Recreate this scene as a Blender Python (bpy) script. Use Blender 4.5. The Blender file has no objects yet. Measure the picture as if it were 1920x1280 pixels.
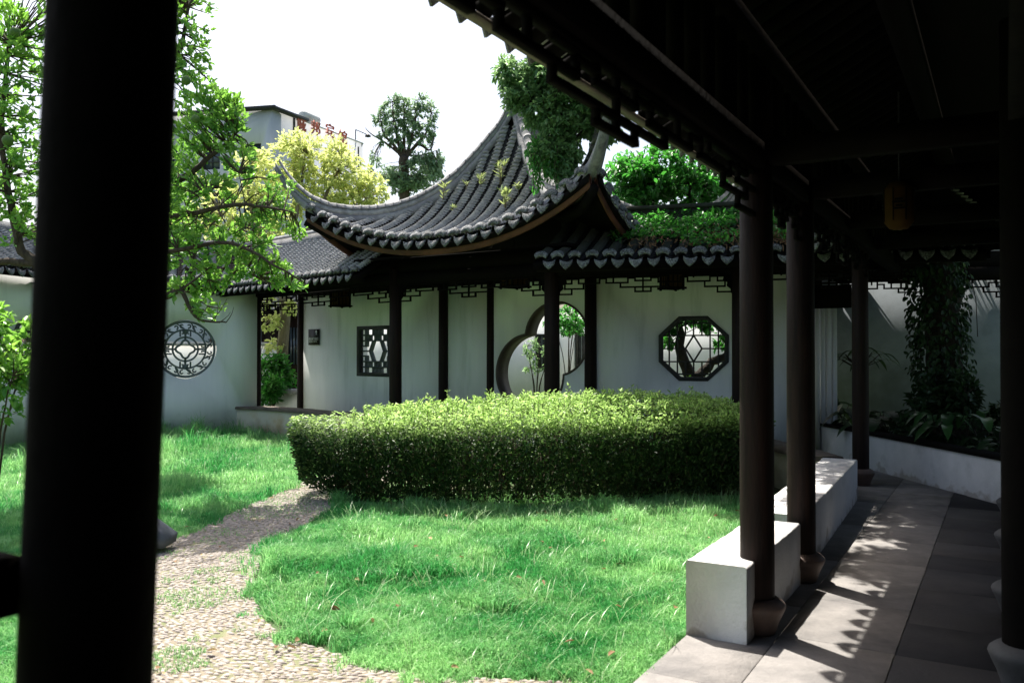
import bpy, bmesh, math, random
import numpy as np
from mathutils import Vector, Matrix
random.seed(7); RNG = np.random.default_rng(11)
SC = bpy.context.scene
COL = SC.collection
R = math.radians

# ------------------------------------------------------------------ camera, sky, sun, exposure
cam_d = bpy.data.cameras.new("camera"); cam = bpy.data.objects.new("camera", cam_d); COL.objects.link(cam)
cam_d.sensor_width = 36.0; cam_d.lens = 30.0; cam_d.clip_start = 0.05; cam_d.clip_end = 900
cam.location = (0, 0, 1.6); cam.rotation_euler = (R(90.65), 0, 0)
cam_d.dof.use_dof = True; cam_d.dof.focus_distance = 11.0; cam_d.dof.aperture_fstop = 3.2
SC.camera = cam
SUN = Vector((-0.267, 0.464, 1.0)).normalized()
world = bpy.data.worlds.new("World"); SC.world = world; world.use_nodes = True
wn = world.node_tree.nodes; wl = world.node_tree.links
for n in list(wn): wn.remove(n)
sky = wn.new("ShaderNodeTexSky"); sky.sky_type = 'NISHITA'; sky.sun_disc = False
sky.sun_elevation = math.asin(SUN.z); sky.sun_rotation = math.atan2(SUN.x, SUN.y)
sky.air_density = 1.0; sky.dust_density = 5.0; sky.ozone_density = 0.6
bg = wn.new("ShaderNodeBackground"); bg.inputs[1].default_value = 0.11
wo = wn.new("ShaderNodeOutputWorld")
wl.new(sky.outputs[0], bg.inputs[0]); wl.new(bg.outputs[0], wo.inputs[0])
sd = bpy.data.lights.new("sun", 'SUN'); sd.energy = 5.0; sd.angle = R(0.53); sd.color = (1.0, 0.95, 0.87)
so = bpy.data.objects.new("sun", sd); COL.objects.link(so)
so.rotation_euler = (-SUN).to_track_quat('-Z', 'Y').to_euler(); so.location = (0, 0, 30)
vs = SC.view_settings
vs.view_transform = 'Standard'; vs.look = 'None'; vs.gamma = 1.0; vs.exposure = 1.25
SC.cycles.max_bounces = 8; SC.cycles.diffuse_bounces = 4; SC.cycles.transmission_bounces = 4
SC.cycles.use_denoising = True

# ------------------------------------------------------------------ materials
def mat(name, base, rough=0.8, var=None, scale=6.0, bump=0.0, bscale=40.0, stretch=(1,1,1), detail=5.0, contrast=(0.35,0.65),
        var2=None, scale2=1.5, c2=(0.45,0.7), spec=0.3, rnd=None, translucent=0.0, tcol=None, objrnd=0.0, zgrime=None):
    m = bpy.data.materials.new(name); m.use_nodes = True
    nt = m.node_tree; N = nt.nodes; L = nt.links
    b = N["Principled BSDF"]; out = N["Material Output"]
    b.inputs["Roughness"].default_value = rough
    b.inputs["Specular IOR Level"].default_value = spec
    geo = N.new("ShaderNodeNewGeometry")
    mp = N.new("ShaderNodeMapping"); mp.inputs["Scale"].default_value = stretch
    L.new(geo.outputs["Position"], mp.inputs["Vector"])
    col = N.new("ShaderNodeRGB"); col.outputs[0].default_value = (*base, 1); cur = col.outputs[0]
    def layer(cur, c, sc, ct, det):
        nz = N.new("ShaderNodeTexNoise"); nz.inputs["Scale"].default_value = sc; nz.inputs["Detail"].default_value = det
        nz.inputs["Roughness"].default_value = 0.65
        L.new(mp.outputs[0], nz.inputs["Vector"])
        rp = N.new("ShaderNodeMapRange"); rp.inputs[1].default_value = ct[0]; rp.inputs[2].default_value = ct[1]
        L.new(nz.outputs["Fac"], rp.inputs[0])
        mx = N.new("ShaderNodeMix"); mx.data_type = 'RGBA'
        L.new(rp.outputs[0], mx.inputs[0]); L.new(cur, mx.inputs[6]); mx.inputs[7].default_value = (*c, 1)
        return mx.outputs[2]
    if var is not None: cur = layer(cur, var, scale, contrast, detail)
    if var2 is not None: cur = layer(cur, var2, scale2, c2, 4.0)
    if rnd is not None:
        at = N.new("ShaderNodeAttribute"); at.attribute_name = "rnd"
        mx = N.new("ShaderNodeMix"); mx.data_type = 'RGBA'
        L.new(at.outputs["Fac"], mx.inputs[0]); L.new(cur, mx.inputs[6]); mx.inputs[7].default_value = (*rnd, 1)
        cur = mx.outputs[2]
    if objrnd > 0:
        oi = N.new("ShaderNodeObjectInfo")
        mr = N.new("ShaderNodeMapRange"); mr.inputs[3].default_value = 1 - objrnd; mr.inputs[4].default_value = 1 + objrnd
        L.new(oi.outputs["Random"], mr.inputs[0])
        hv = N.new("ShaderNodeHueSaturation"); L.new(mr.outputs[0], hv.inputs["Value"]); L.new(cur, hv.inputs["Color"])
        cur = hv.outputs[0]
    if zgrime is not None:          # damp stain with its own ragged edge near the foot of a wall
        sx = N.new("ShaderNodeSeparateXYZ"); L.new(geo.outputs["Position"], sx.inputs[0])
        nz = N.new("ShaderNodeTexNoise"); nz.inputs["Scale"].default_value = 5.0; nz.inputs["Detail"].default_value = 6
        L.new(geo.outputs["Position"], nz.inputs["Vector"])
        ma = N.new("ShaderNodeMath"); ma.operation = 'MULTIPLY_ADD'; ma.inputs[1].default_value = zgrime[2]; L.new(nz.outputs["Fac"], ma.inputs[0])
        L.new(sx.outputs[2], ma.inputs[2])
        rp = N.new("ShaderNodeMapRange"); rp.inputs[1].default_value = zgrime[0]; rp.inputs[2].default_value = zgrime[1]
        rp.inputs[3].default_value = zgrime[4] if len(zgrime) > 4 else 0.7; rp.inputs[4].default_value = 0.0
        L.new(ma.outputs[0], rp.inputs[0])
        mx = N.new("ShaderNodeMix"); mx.data_type = 'RGBA'
        L.new(rp.outputs[0], mx.inputs[0]); L.new(cur, mx.inputs[6]); mx.inputs[7].default_value = (*zgrime[3], 1)
        cur = mx.outputs[2]
    L.new(cur, b.inputs["Base Color"])
    if bump > 0:
        nz = N.new("ShaderNodeTexNoise"); nz.inputs["Scale"].default_value = bscale; nz.inputs["Detail"].default_value = 5
        L.new(mp.outputs[0], nz.inputs["Vector"])
        bp = N.new("ShaderNodeBump"); bp.inputs["Strength"].default_value = bump; bp.inputs["Distance"].default_value = 0.02
        L.new(nz.outputs["Fac"], bp.inputs["Height"]); L.new(bp.outputs[0], b.inputs["Normal"])
    if translucent > 0:
        tr = N.new("ShaderNodeBsdfTranslucent")
        if tcol is not None:
            mx = N.new("ShaderNodeMix"); mx.data_type = 'RGBA'; mx.inputs[0].default_value = 0.65
            L.new(cur, mx.inputs[6]); mx.inputs[7].default_value = (*tcol, 1); L.new(mx.outputs[2], tr.inputs[0])
        else: L.new(cur, tr.inputs[0])
        ms = N.new("ShaderNodeMixShader"); ms.inputs[0].default_value = translucent
        L.new(b.outputs[0], ms.inputs[1]); L.new(tr.outputs[0], ms.inputs[2]); L.new(ms.outputs[0], out.inputs[0])
    return m

M = {}
M['plaster'] = mat("white_lime_plaster", (0.84,0.84,0.83), 0.92, (0.77,0.78,0.77), 2.2, 0.12, 60, stretch=(1.6,1.6,.22), var2=(0.62,0.64,0.61), scale2=2.2, c2=(0.58,0.85), zgrime=(0.2,0.7,0.7,(0.48,0.48,0.43)))
M['plaster_old'] = mat('aged_white_plaster', (0.83,0.83,0.81), 0.92, (0.75,0.76,0.74), 2.4, 0.15, 60, stretch=(1.6,1.6,.22), var2=(0.56,0.58,0.53), scale2=2.4, c2=(0.56,0.82), zgrime=(0.2,0.75,0.7,(0.45,0.46,0.43)))
M['slab_shade_mid'] = mat('shaded_grey_stone_slab', (0.058,0.056,0.056), 0.88, (0.038,0.037,0.039), 6.0, 0.3, 40, var2=(0.085,0.082,0.078), scale2=1.5, c2=(0.5,0.8), objrnd=0.3)  # stone tone lowered to carry the roof's shade on inner rows
M['slab_shade_dark'] = mat('shaded_bluish_stone_slab', (0.036,0.036,0.039), 0.9, (0.024,0.025,0.028), 4.0, 0.25, 50, var2=(0.058,0.056,0.054), scale2=1.3, c2=(0.5,0.8), objrnd=0.45)  # darkest slab tone, with the corridor's shade put into the colour
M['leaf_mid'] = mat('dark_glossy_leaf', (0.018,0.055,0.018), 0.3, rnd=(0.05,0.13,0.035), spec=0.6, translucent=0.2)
M['leaf_shade'] = mat('shade_dark_leaf', (0.012,0.034,0.012), 0.5, rnd=(0.03,0.075,0.02), spec=0.35, translucent=0.2)  # leaf colour darkened to stand for the planting bed's shade
M['drum_grey'] = mat('grey_stone_drum', (0.10,0.10,0.10), 0.7, (0.07,0.07,0.07), 6.0, 0.2, 40)
M['plaster_shade'] = mat('shade_grey_plaster', (0.26,0.29,0.31), 0.92, (0.20,0.225,0.24), 1.8, 0.12, 60, var2=(0.14,0.16,0.15), scale2=0.9, c2=(0.5,0.8))  # white wall's plaster greyed to hold the bed's shade in its colour
M['plaster_low'] = mat("white_low_wall_plaster", (0.66,0.65,0.64), 0.9, (0.58,0.58,0.57), 5.0, 0.3, 50, var2=(0.45,0.45,0.43), scale2=3.2, c2=(0.55,0.85), zgrime=(0.30,0.36,0.62,(0.24,0.20,0.15),0.6))
M['plaster_yellow'] = mat("stained_ochre_plaster", (0.60,0.58,0.46), 0.92, (0.50,0.38,0.20), 1.6, 0.2, 50, contrast=(0.5,0.75), zgrime=(0.25,0.55,0.6,(0.25,0.22,0.13)))
M['wood'] = mat("dark_brown_timber", (0.022,0.012,0.009), 0.62, (0.009,0.006,0.005), 4.0, 0.25, 30, stretch=(6,6,0.5), spec=0.14)
M['woodblack'] = mat("black_timber", (0.0055,0.0050,0.0046), 0.85, (0.008,0.0068,0.006), 5.0, 0.2, 25, spec=0.03)
M['fascia'] = mat("red_brown_fascia", (0.13,0.05,0.032), 0.7, (0.07,0.03,0.02), 3.0, 0.2, 25)
M['tile'] = mat("grey_clay_tile", (0.40,0.402,0.405), 0.8, (0.22,0.22,0.225), 12.0, 0.3, 60, var2=(0.52,0.52,0.50), scale2=3.5, c2=(0.55,0.8))
M['tile_dark'] = mat("shaded_clay_pan_tile", (0.035,0.035,0.037), 0.85, (0.02,0.02,0.022), 9.0, 0.3, 60)  # pan tiles darkened so the channels between rows read as shaded
M['tile_shade'] = mat('shade_dark_tile', (0.045,0.05,0.042), 0.9, (0.025,0.03,0.02), 6.0, 0.4, 50, var2=(0.07,0.07,0.06), scale2=3)  # tile tone lowered to stand for tree shade on the right walkway roof
M['endtile'] = mat("carved_pale_grey_eave_tile", (0.25,0.26,0.27), 0.85, (0.06,0.063,0.066), 45.0, 0.9, 70, contrast=(0.42,0.58), var2=(0.11,0.11,0.11), scale2=5, objrnd=0.2)
M['ridge'] = mat("weathered_grey_ridge", (0.27,0.27,0.275), 0.85, (0.14,0.14,0.145), 6.0, 0.5, 30, var2=(0.42,0.42,0.40), scale2=3.0, c2=(0.52,0.75))
M['ridge_lime'] = mat("pale_lime_ridge", (0.27,0.27,0.26), 0.9, (0.10,0.10,0.10), 9.0, 0.5, 30)
M['stone'] = mat("grey_stone", (0.30,0.29,0.27), 0.85, (0.20,0.19,0.18), 5.0, 0.3, 40)
M['slab'] = mat("worn_stone_slab", (0.27,0.254,0.24), 0.88, (0.19,0.18,0.172), 5.0, 0.3, 40, var2=(0.10,0.098,0.10), scale2=1.3, c2=(0.5,0.8), objrnd=0.16)
M['drum'] = mat("brown_stone_drum", (0.15,0.105,0.085), 0.6, (0.10,0.075,0.065), 6.0, 0.2, 40)
M['cap'] = mat("brown_stone_cap", (0.17,0.14,0.11), 0.8, (0.10,0.085,0.07), 5.0, 0.3, 40)
M['soil'] = mat("dark_soil_with_moss", (0.075,0.13,0.045), 0.95, (0.045,0.09,0.03), 5.0, 0.4, 30, var2=(0.10,0.085,0.055), scale2=1.8)
M['mortar'] = mat("path_bedding_earth", (0.235,0.20,0.155), 0.95, (0.13,0.12,0.075), 9.0, 0.6, 40, var2=(0.13,0.17,0.06), scale2=2.5, c2=(0.5,0.7))
M['pebble'] = mat("buff_pebble", (0.35,0.31,0.265), 0.75, (0.26,0.23,0.20), 14.0, 0.1, 60, rnd=(0.20,0.18,0.165), objrnd=0.22)
M['brick'] = mat("grey_brick_fretwork", (0.14,0.165,0.165), 0.85, (0.10,0.115,0.115), 8.0, 0.2, 60)
M['frame'] = mat("dark_slate_frame", (0.055,0.055,0.052), 0.8, (0.035,0.035,0.035), 8.0, 0.2, 50)
M['bronze'] = mat("brown_stone_door_reveal", (0.10,0.08,0.065), 0.55, (0.055,0.04,0.03), 3.0, 0.2, 30)
M['bark'] = mat("brown_bark", (0.10,0.075,0.055), 0.95, (0.05,0.038,0.028), 10.0, 0.8, 40, stretch=(3,3,0.7))
M['barkpale'] = mat("pale_olive_bark", (0.22,0.19,0.12), 0.95, (0.14,0.12,0.07), 8.0, 0.6, 40, stretch=(3,3,0.7))
M['barkdark'] = mat("dark_bark", (0.035,0.028,0.022), 0.95, (0.02,0.017,0.014), 10.0, 0.8, 40)
M['leaf_citrus'] = mat("glossy_citrus_leaf", (0.08,0.24,0.05), 0.38, rnd=(0.32,0.50,0.09), spec=0.5, translucent=0.45, tcol=(0.32,0.68,0.09))
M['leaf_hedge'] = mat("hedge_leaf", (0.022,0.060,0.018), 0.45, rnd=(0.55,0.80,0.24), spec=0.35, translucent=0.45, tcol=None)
M['leaf_yellow'] = mat("yellow_green_leaf", (0.40,0.50,0.14), 0.5, rnd=(0.62,0.66,0.24), translucent=0.5, tcol=(0.78,0.84,0.32))
M['leaf_camphor'] = mat("camphor_leaf", (0.10,0.22,0.09), 0.45, rnd=(0.26,0.40,0.17), spec=0.4, translucent=0.42, tcol=(0.32,0.52,0.20))
M['leaf_far'] = mat('haze_pale_camphor_leaf', (0.17,0.29,0.16), 0.5, rnd=(0.34,0.46,0.27), spec=0.3, translucent=0.42)  # leaf colour paled to imitate haze over the far tree
M['leaf_deep'] = mat("deep_green_leaf", (0.035,0.14,0.03), 0.4, rnd=(0.09,0.24,0.04), spec=0.5, translucent=0.42, tcol=(0.09,0.46,0.05))
M['leaf_dry'] = mat("dry_brown_leaf", (0.16,0.085,0.045), 0.8, rnd=(0.26,0.17,0.10), translucent=0.2)
M['leaf_fallen'] = mat("fallen_orange_leaf", (0.17,0.075,0.035), 0.7, rnd=(0.34,0.26,0.13), translucent=0.2)
M['leaf_weed'] = mat("weed_leaf", (0.22,0.34,0.13), 0.5, rnd=(0.38,0.42,0.20), translucent=0.45, tcol=(0.4,0.48,0.15))
M['grass'] = mat("lawn_grass", (0.055,0.31,0.075), 0.45, rnd=(0.38,0.68,0.27), spec=0.45, translucent=0.45, tcol=None)
M['grass_long'] = mat("long_pale_grass", (0.16,0.36,0.13), 0.35, rnd=(0.38,0.52,0.27), spec=0.35, translucent=0.35, tcol=(0.2,0.4,0.12))
M['fruit'] = mat("green_pomelo_rind", (0.09,0.17,0.03), 0.5, (0.06,0.13,0.025), 30, 0.2, 90)
M['paper'] = mat("aged_amber_lantern_paper", (0.07,0.037,0.010), 0.85, (0.05,0.026,0.008), 8.0, spec=0.05, translucent=0.2)
M['concrete'] = mat("pale_weathered_concrete", (0.60,0.61,0.63), 0.9, (0.48,0.49,0.51), 0.25, 0.1, 2, stretch=(1,1,0.15), var2=(0.33,0.34,0.36), scale2=0.5, c2=(0.55,0.8))
M['redletter'] = mat("faded_red_sign_paint", (0.50,0.14,0.085), 0.6, (0.38,0.11,0.08), 3.0)
M['darkmetal'] = mat("dark_metal", (0.03,0.032,0.036), 0.5, (0.02,0.02,0.02), 6)
M['glass'] = mat("dark_window_glass", (0.06,0.08,0.10), 0.12, spec=0.6)
M['tank'] = mat("pale_tank_metal", (0.55,0.57,0.55), 0.5, (0.42,0.44,0.42), 1.5)
M['signplate'] = mat("black_sign_plate", (0.016,0.014,0.012), 0.5, (0.022,0.02,0.018), 8)
M['signwhite'] = mat("grey_white_sign_print", (0.8,0.8,0.8), 0.6)
M['lamphood'] = mat("blue_grey_plastic", (0.085,0.10,0.125), 0.6, (0.06,0.07,0.09), 5)

# ------------------------------------------------------------------ helpers
ORG = {}
def tag(o, label=None, cat=None, group=None, kind=None):
    if label: o["label"] = label
    if cat: o["category"] = cat
    if group: o["group"] = group
    if kind: o["kind"] = kind
    return o
def thing(name, label, cat, loc, group=None):
    o = bpy.data.objects.new(name, None); COL.objects.link(o); o.location = loc; o.empty_display_size = 0.2
    ORG[o.name] = Vector(loc); tag(o, label, cat, group); return o
def np_mesh(name, V, F, k=None, smooth=False):
    me = bpy.data.meshes.new(name)
    V = np.asarray(V, dtype=np.float32).reshape(-1, 3)
    if isinstance(F, np.ndarray):
        k = F.shape[1]; n = F.shape[0]; loops = F.astype(np.int32).ravel()
        starts = np.arange(0, n * k, k, dtype=np.int32)
    else:
        n = len(F); lens = np.array([len(f) for f in F], dtype=np.int32)
        loops = np.array([i for f in F for i in f], dtype=np.int32)
        starts = np.concatenate([[0], np.cumsum(lens)[:-1]]).astype(np.int32)
    me.vertices.add(len(V)); me.vertices.foreach_set("co", V.ravel())
    me.loops.add(len(loops)); me.loops.foreach_set("vertex_index", loops)
    me.polygons.add(n); me.polygons.foreach_set("loop_start", starts)
    if smooth: me.polygons.foreach_set("use_smooth", np.ones(n, dtype=bool))
    me.update(calc_edges=True); me.validate()
    return me
def link(name, me, m, parent=None, org=None):
    o = bpy.data.objects.new(name, me); COL.objects.link(o)
    if m is not None and len(me.materials) == 0: me.materials.append(M[m])
    if parent is not None: o.parent = parent; ORG[o.name] = ORG[parent.name]
    else: ORG[o.name] = Vector(org or (0,0,0)); o.location = ORG[o.name]
    return o
def part(name, V, F, m, parent=None, smooth=False, org=None):
    """mesh given in world coordinates; parent is a thing or a part"""
    base = np.array(ORG[parent.name] if parent is not None else (org or (0,0,0)))
    V = np.asarray(V, dtype=np.float64).reshape(-1, 3) - base
    return link(name, np_mesh(name, V, F, smooth=smooth), m, parent, org)
def setrnd(o, arr):
    a = o.data.attributes.new("rnd", 'FLOAT', 'POINT'); a.data.foreach_set("value", np.asarray(arr, dtype=np.float32))
SHARED = {}
def inst(name, key, make, m, parent, Mw, smooth=False):
    """object sharing mesh `key`, world matrix Mw, under parent (identity rotation)"""
    kk = (key, m)
    if kk not in SHARED:
        V, F = make(); me = np_mesh(key, V, F, smooth=smooth); me.materials.append(M[m]); SHARED[kk] = me
    o = bpy.data.objects.new(name, SHARED[kk]); COL.objects.link(o); o.parent = parent
    ORG[o.name] = ORG[parent.name]
    o.matrix_local = Matrix.Translation(-ORG[parent.name]) @ Mw
    return o
CUBE_F = [(0,1,3,2),(4,6,7,5),(0,4,5,1),(2,3,7,6),(0,2,6,4),(1,5,7,3)]
def cube_vf(): return [(x,y,z) for x in (-.5,.5) for y in (-.5,.5) for z in (-.5,.5)], CUBE_F
def bevbox_vf():
    bm = bmesh.new(); bmesh.ops.create_cube(bm, size=1.0)
    bmesh.ops.bevel(bm, geom=list(bm.edges), offset=0.06, segments=1, affect='EDGES')
    bm.verts.ensure_lookup_table(); V = [v.co[:] for v in bm.verts]; F = [[v.index for v in f.verts] for f in bm.faces]
    bm.free(); return V, F
def cyl_vf(n=14):
    V = []; F = []
    for i in range(n):
        a = 2*math.pi*i/n; V += [(.5*math.cos(a), .5*math.sin(a), -.5), (.5*math.cos(a), .5*math.sin(a), .5)]
    for i in range(n):
        j = (i+1) % n; F.append((2*i, 2*j, 2*j+1, 2*i+1))
    F.append([2*i+1 for i in range(n)]); F.append([2*i for i in range(n)][::-1]); return V, F
def frame_from(a, b, up=(0,0,1)):
    a = Vector(a); b = Vector(b); x = (b-a); L = x.length; x.normalize()
    up = Vector(up)
    if abs(x.dot(up)) > 0.99: up = Vector((0,1,0)) if abs(x.y) < 0.9 else Vector((1,0,0))
    y = up.cross(x).normalized(); z = x.cross(y)
    return x, y, z, L
def bar(name, a, b, w, h, m, parent, up=(0,0,1), bev=False):
    """rectangular bar from a to b, width w across, h along up"""
    x, y, z, L = frame_from(a, b, up); c = (Vector(a)+Vector(b))/2
    Mw = Matrix(((x.x*L, y.x*w, z.x*h, c.x), (x.y*L, y.y*w, z.y*h, c.y), (x.z*L, y.z*w, z.z*h, c.z), (0,0,0,1)))
    return inst(name, "bevelled_bar" if bev else "bar", bevbox_vf if bev else cube_vf, m, parent, Mw)
def rod(name, a, b, r, m, parent):
    x, y, z, L = frame_from(a, b); c = (Vector(a)+Vector(b))/2
    Mw = Matrix(((y.x*2*r, z.x*2*r, x.x*L, c.x), (y.y*2*r, z.y*2*r, x.y*L, c.y), (y.z*2*r, z.z*2*r, x.z*L, c.z), (0,0,0,1)))
    return inst(name, "rod", cyl_vf, m, parent, Mw, smooth=False)
def lathe_vf(prof, n=24):
    V = []; F = []
    for r, z in prof:
        for i in range(n):
            a = 2*math.pi*i/n; V.append((r*math.cos(a), r*math.sin(a), z))
    for k in range(len(prof)-1):
        for i in range(n):
            j = (i+1) % n; F.append((k*n+i, k*n+j, (k+1)*n+j, (k+1)*n+i))
    F.append([i for i in range(n)][::-1]); F.append([(len(prof)-1)*n+i for i in range(n)]); return V, F
def tube_vf(pts, rads, n=7, off=0):
    pts = [Vector(p) for p in pts]; V = []; F = []
    prev = None
    for i, p in enumerate(pts):
        t = (pts[min(i+1, len(pts)-1)] - pts[max(i-1, 0)]).normalized()
        if prev is None:
            ax = Vector((1,0,0)) if abs(t.x) < 0.8 else Vector((0,1,0)); y = t.cross(ax).normalized()
        else: y = (prev - t*prev.dot(t)).normalized()
        prev = y; z = t.cross(y)
        for k in range(n):
            a = 2*math.pi*k/n; V.append((p + (y*math.cos(a) + z*math.sin(a))*rads[i])[:])
    for i in range(len(pts)-1):
        for k in range(n):
            j = (k+1) % n; F.append((off+i*n+k, off+i*n+j, off+(i+1)*n+j, off+(i+1)*n+k))
    F.append([off+(len(pts)-1)*n+k for k in range(n)])
    return V, F
def smooth_path(pts, sub=4, jit=0.0, rng=random):
    """catmull-rom through pts"""
    P = [Vector(p) for p in pts]; out = []
    for i in range(len(P)-1):
        p0 = P[max(i-1,0)]; p1 = P[i]; p2 = P[i+1]; p3 = P[min(i+2,len(P)-1)]
        for k in range(sub):
            t = k/sub
            q = 0.5*((2*p1) + (p2-p0)*t + (2*p0-5*p1+4*p2-p3)*t*t + (3*p1-p0-3*p2+p3)*t**3)
            if jit: q = q + Vector((rng.uniform(-jit,jit), rng.uniform(-jit,jit), rng.uniform(-jit,jit)))
            out.append(q)
    out.append(P[-1]); return out
class MB:
    def __init__(s): s.V = []; s.F = []
    def add(s, V, F):
        o = len(s.V); s.V += [tuple(v) for v in V]; s.F += [[i+o for i in f] for f in F]
    def box(s, a, b):
        V, F = cube_vf(); a = Vector(a); b = Vector(b); c = (a+b)/2; d = b-a
        s.add([(c.x+v[0]*d.x, c.y+v[1]*d.y, c.z+v[2]*d.z) for v in V], F)
    def tube(s, pts, rads, n=7):
        V, F = tube_vf(pts, rads, n); s.add(V, F)
    def build(s, name, m, parent=None, smooth=False, org=None): return part(name, s.V, s.F, m, parent, smooth, org)
def unit(a): return a / np.maximum(np.linalg.norm(a, axis=-1, keepdims=True), 1e-9)
def leaf_part(name, P, D, N, L, W, m, parent, fold=0.25, curl=0.12, rnd=None, org=None, kind="stuff"):
    P = np.asarray(P); D = unit(np.asarray(D)); N = np.asarray(N); N = unit(N - D*np.sum(N*D, -1, keepdims=True)); B = np.cross(D, N)
    L = np.broadcast_to(np.asarray(L, dtype=float), (len(P),))[:, None]; W = np.broadcast_to(np.asarray(W, dtype=float), (len(P),))[:, None]
    v = np.stack([P, P+D*L*.30+B*W*.48+N*W*fold, P+D*L*.68+B*W*.40+N*(W*fold-L*curl*.4), P+D*L-N*L*curl,
                  P+D*L*.68-B*W*.40+N*(W*fold-L*curl*.4), P+D*L*.30-B*W*.48+N*W*fold], 1)
    n = len(P); b = np.arange(n)[:, None]*6
    F = np.concatenate([b+np.array([[0,1,2,3]]), b+np.array([[0,3,4,5]])], 0)
    o = part(name, v.reshape(-1,3), F, m, parent, org=org)
    if rnd is None: rnd = RNG.random(n)
    setrnd(o, np.repeat(rnd, 6))
    if kind: o["kind"] = kind
    return o
def blades(name, P, H, W, lean, m, parent=None, org=None, rnd=None):
    """grass blades: base P, height H, width W, lean = horizontal tip vector (n,2)"""
    n = len(P); P = np.asarray(P); ang = RNG.random(n)*2*math.pi
    S = np.stack([np.cos(ang), np.sin(ang), np.zeros(n)], 1)*np.asarray(W)[:, None]*.5
    Ln = np.concatenate([lean, np.zeros((n,1))], 1); Z = np.zeros((n,3)); Z[:,2] = H
    drop = np.linalg.norm(lean, axis=1)
    T = P + Ln + Z; T[:,2] -= drop*0.45
    Mi = P + Ln*.32 + Z*.62
    v = np.stack([P-S, P+S, Mi-S*.8, Mi+S*.8, T], 1)
    b = np.arange(n)[:, None]*5
    F = np.concatenate([b+np.array([[0,1,3]]), b+np.array([[0,3,2]]), b+np.array([[2,3,4]])], 0)
    o = part(name, v.reshape(-1,3), F, m, parent, org=org)
    setrnd(o, np.repeat(RNG.random(n) if rnd is None else rnd, 5)); o["kind"] = "stuff"
    return o
def inpoly(x, y, poly):
    x = np.asarray(x); y = np.asarray(y); c = np.zeros(x.shape, bool); n = len(poly)
    for i in range(n):
        x1, y1 = poly[i]; x2, y2 = poly[(i+1) % n]
        cond = ((y1 > y) != (y2 > y)) & (x < (x2-x1)*(y-y1)/((y2-y1)+1e-12)+x1); c ^= cond
    return c
def vnoise(x, y, sc, seed=0):
    """cheap smooth value noise"""
    x = np.asarray(x)*sc + seed*17.3; y = np.asarray(y)*sc + seed*9.1
    xi = np.floor(x); yi = np.floor(y); fx = x-xi; fy = y-yi
    fx = fx*fx*(3-2*fx); fy = fy*fy*(3-2*fy)
    h = lambda a, b: np.modf(np.abs(np.sin(a*127.1+b*311.7+seed)*43758.5453))[0]
    return (h(xi,yi)*(1-fx)+h(xi+1,yi)*fx)*(1-fy)+(h(xi,yi+1)*(1-fx)+h(xi+1,yi+1)*fx)*fy
def W2(px, d, y=None):
    """plan position from the photo's picture column and a depth chosen in metres"""
    x = (px-960)/1600*d
    return (x, d) if y is None else Vector((x, d, 1.6+(658-y)/1600*d))
def CS(s, t, z=0.0):
    """frame of the near corridor: s along it, t to its right"""
    return Vector((0.5*s+0.8660254*t, 0.8660254*s-0.5*t, z))

# ------------------------------------------------------------------ ground, path, floors
ORGZ = (0,0,0)
def sheet(name, poly, z, m, kind="structure"):
    o = part(name, [(x,y,z) for x,y in poly], [list(range(len(poly)))], m, org=(0,0,0)); o["kind"] = kind; return o
def disc(r, n=48): return [(r*math.cos(2*math.pi*i/n), 40+r*math.sin(2*math.pi*i/n)) for i in range(n)]
sheet("ground", disc(500), -0.045, 'soil')
PATH = [(-0.42,4.30),(-1.03,4.66),(-1.45,5.1),(-1.75,5.8),(-1.93,6.6),(-1.95,7.6),(-1.86,8.8),(-1.72,9.9),(-1.2,11.3),(0.2,12.0),
        (0.0,12.75),(-1.8,12.1),(-2.5,11.0),(-2.62,10.1),(-2.78,9.0),(-2.85,7.8),(-3.0,7.0),(-2.95,6.3),(-2.75,5.4),(-2.35,4.6),(-2.1,3.6),(-2.4,2.4),(0.1,1.5),(0.55,3.0),(0.62,3.95),(0.25,4.20)]
def smooth_closed(poly, sub=4):
    n = len(poly); out = []
    for i in range(n):
        p0, p1, p2, p3 = [Vector((*poly[(i+k-1) % n], 0)) for k in range(4)]
        for k in range(sub):
            t = k/sub; q = 0.5*((2*p1)+(p2-p0)*t+(2*p0-5*p1+4*p2-p3)*t*t+(3*p1-p0-3*p2+p3)*t**3); out.append((q.x,q.y))
    return out
PATHS = smooth_closed(PATH)
path_o = sheet("pebble_path", PATHS, -0.022, 'mortar')
def pebble_vf(seed):
    rg = random.Random(seed); V = []; n = 8
    for (r, z) in ((1.0,-0.15),(0.93,0.42),(0.55,0.86)):
        for i in range(n):
            a = 2*math.pi*i/n; k = r*(1+rg.uniform(-.10,.10)); V.append((.5*k*math.cos(a), .5*k*math.sin(a), z*(1+rg.uniform(-.06,.06))))
    V.append((rg.uniform(-.05,.05), 0, 1.0)); F = []
    for L in range(2):
        for i in range(n):
            j = (i+1) % n; F.append((L*n+i, L*n+j, (L+1)*n+j, (L+1)*n+i))
    for i in range(n): F.append((2*n+i, 2*n+(i+1) % n, 3*n))
    return V, F
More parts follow.
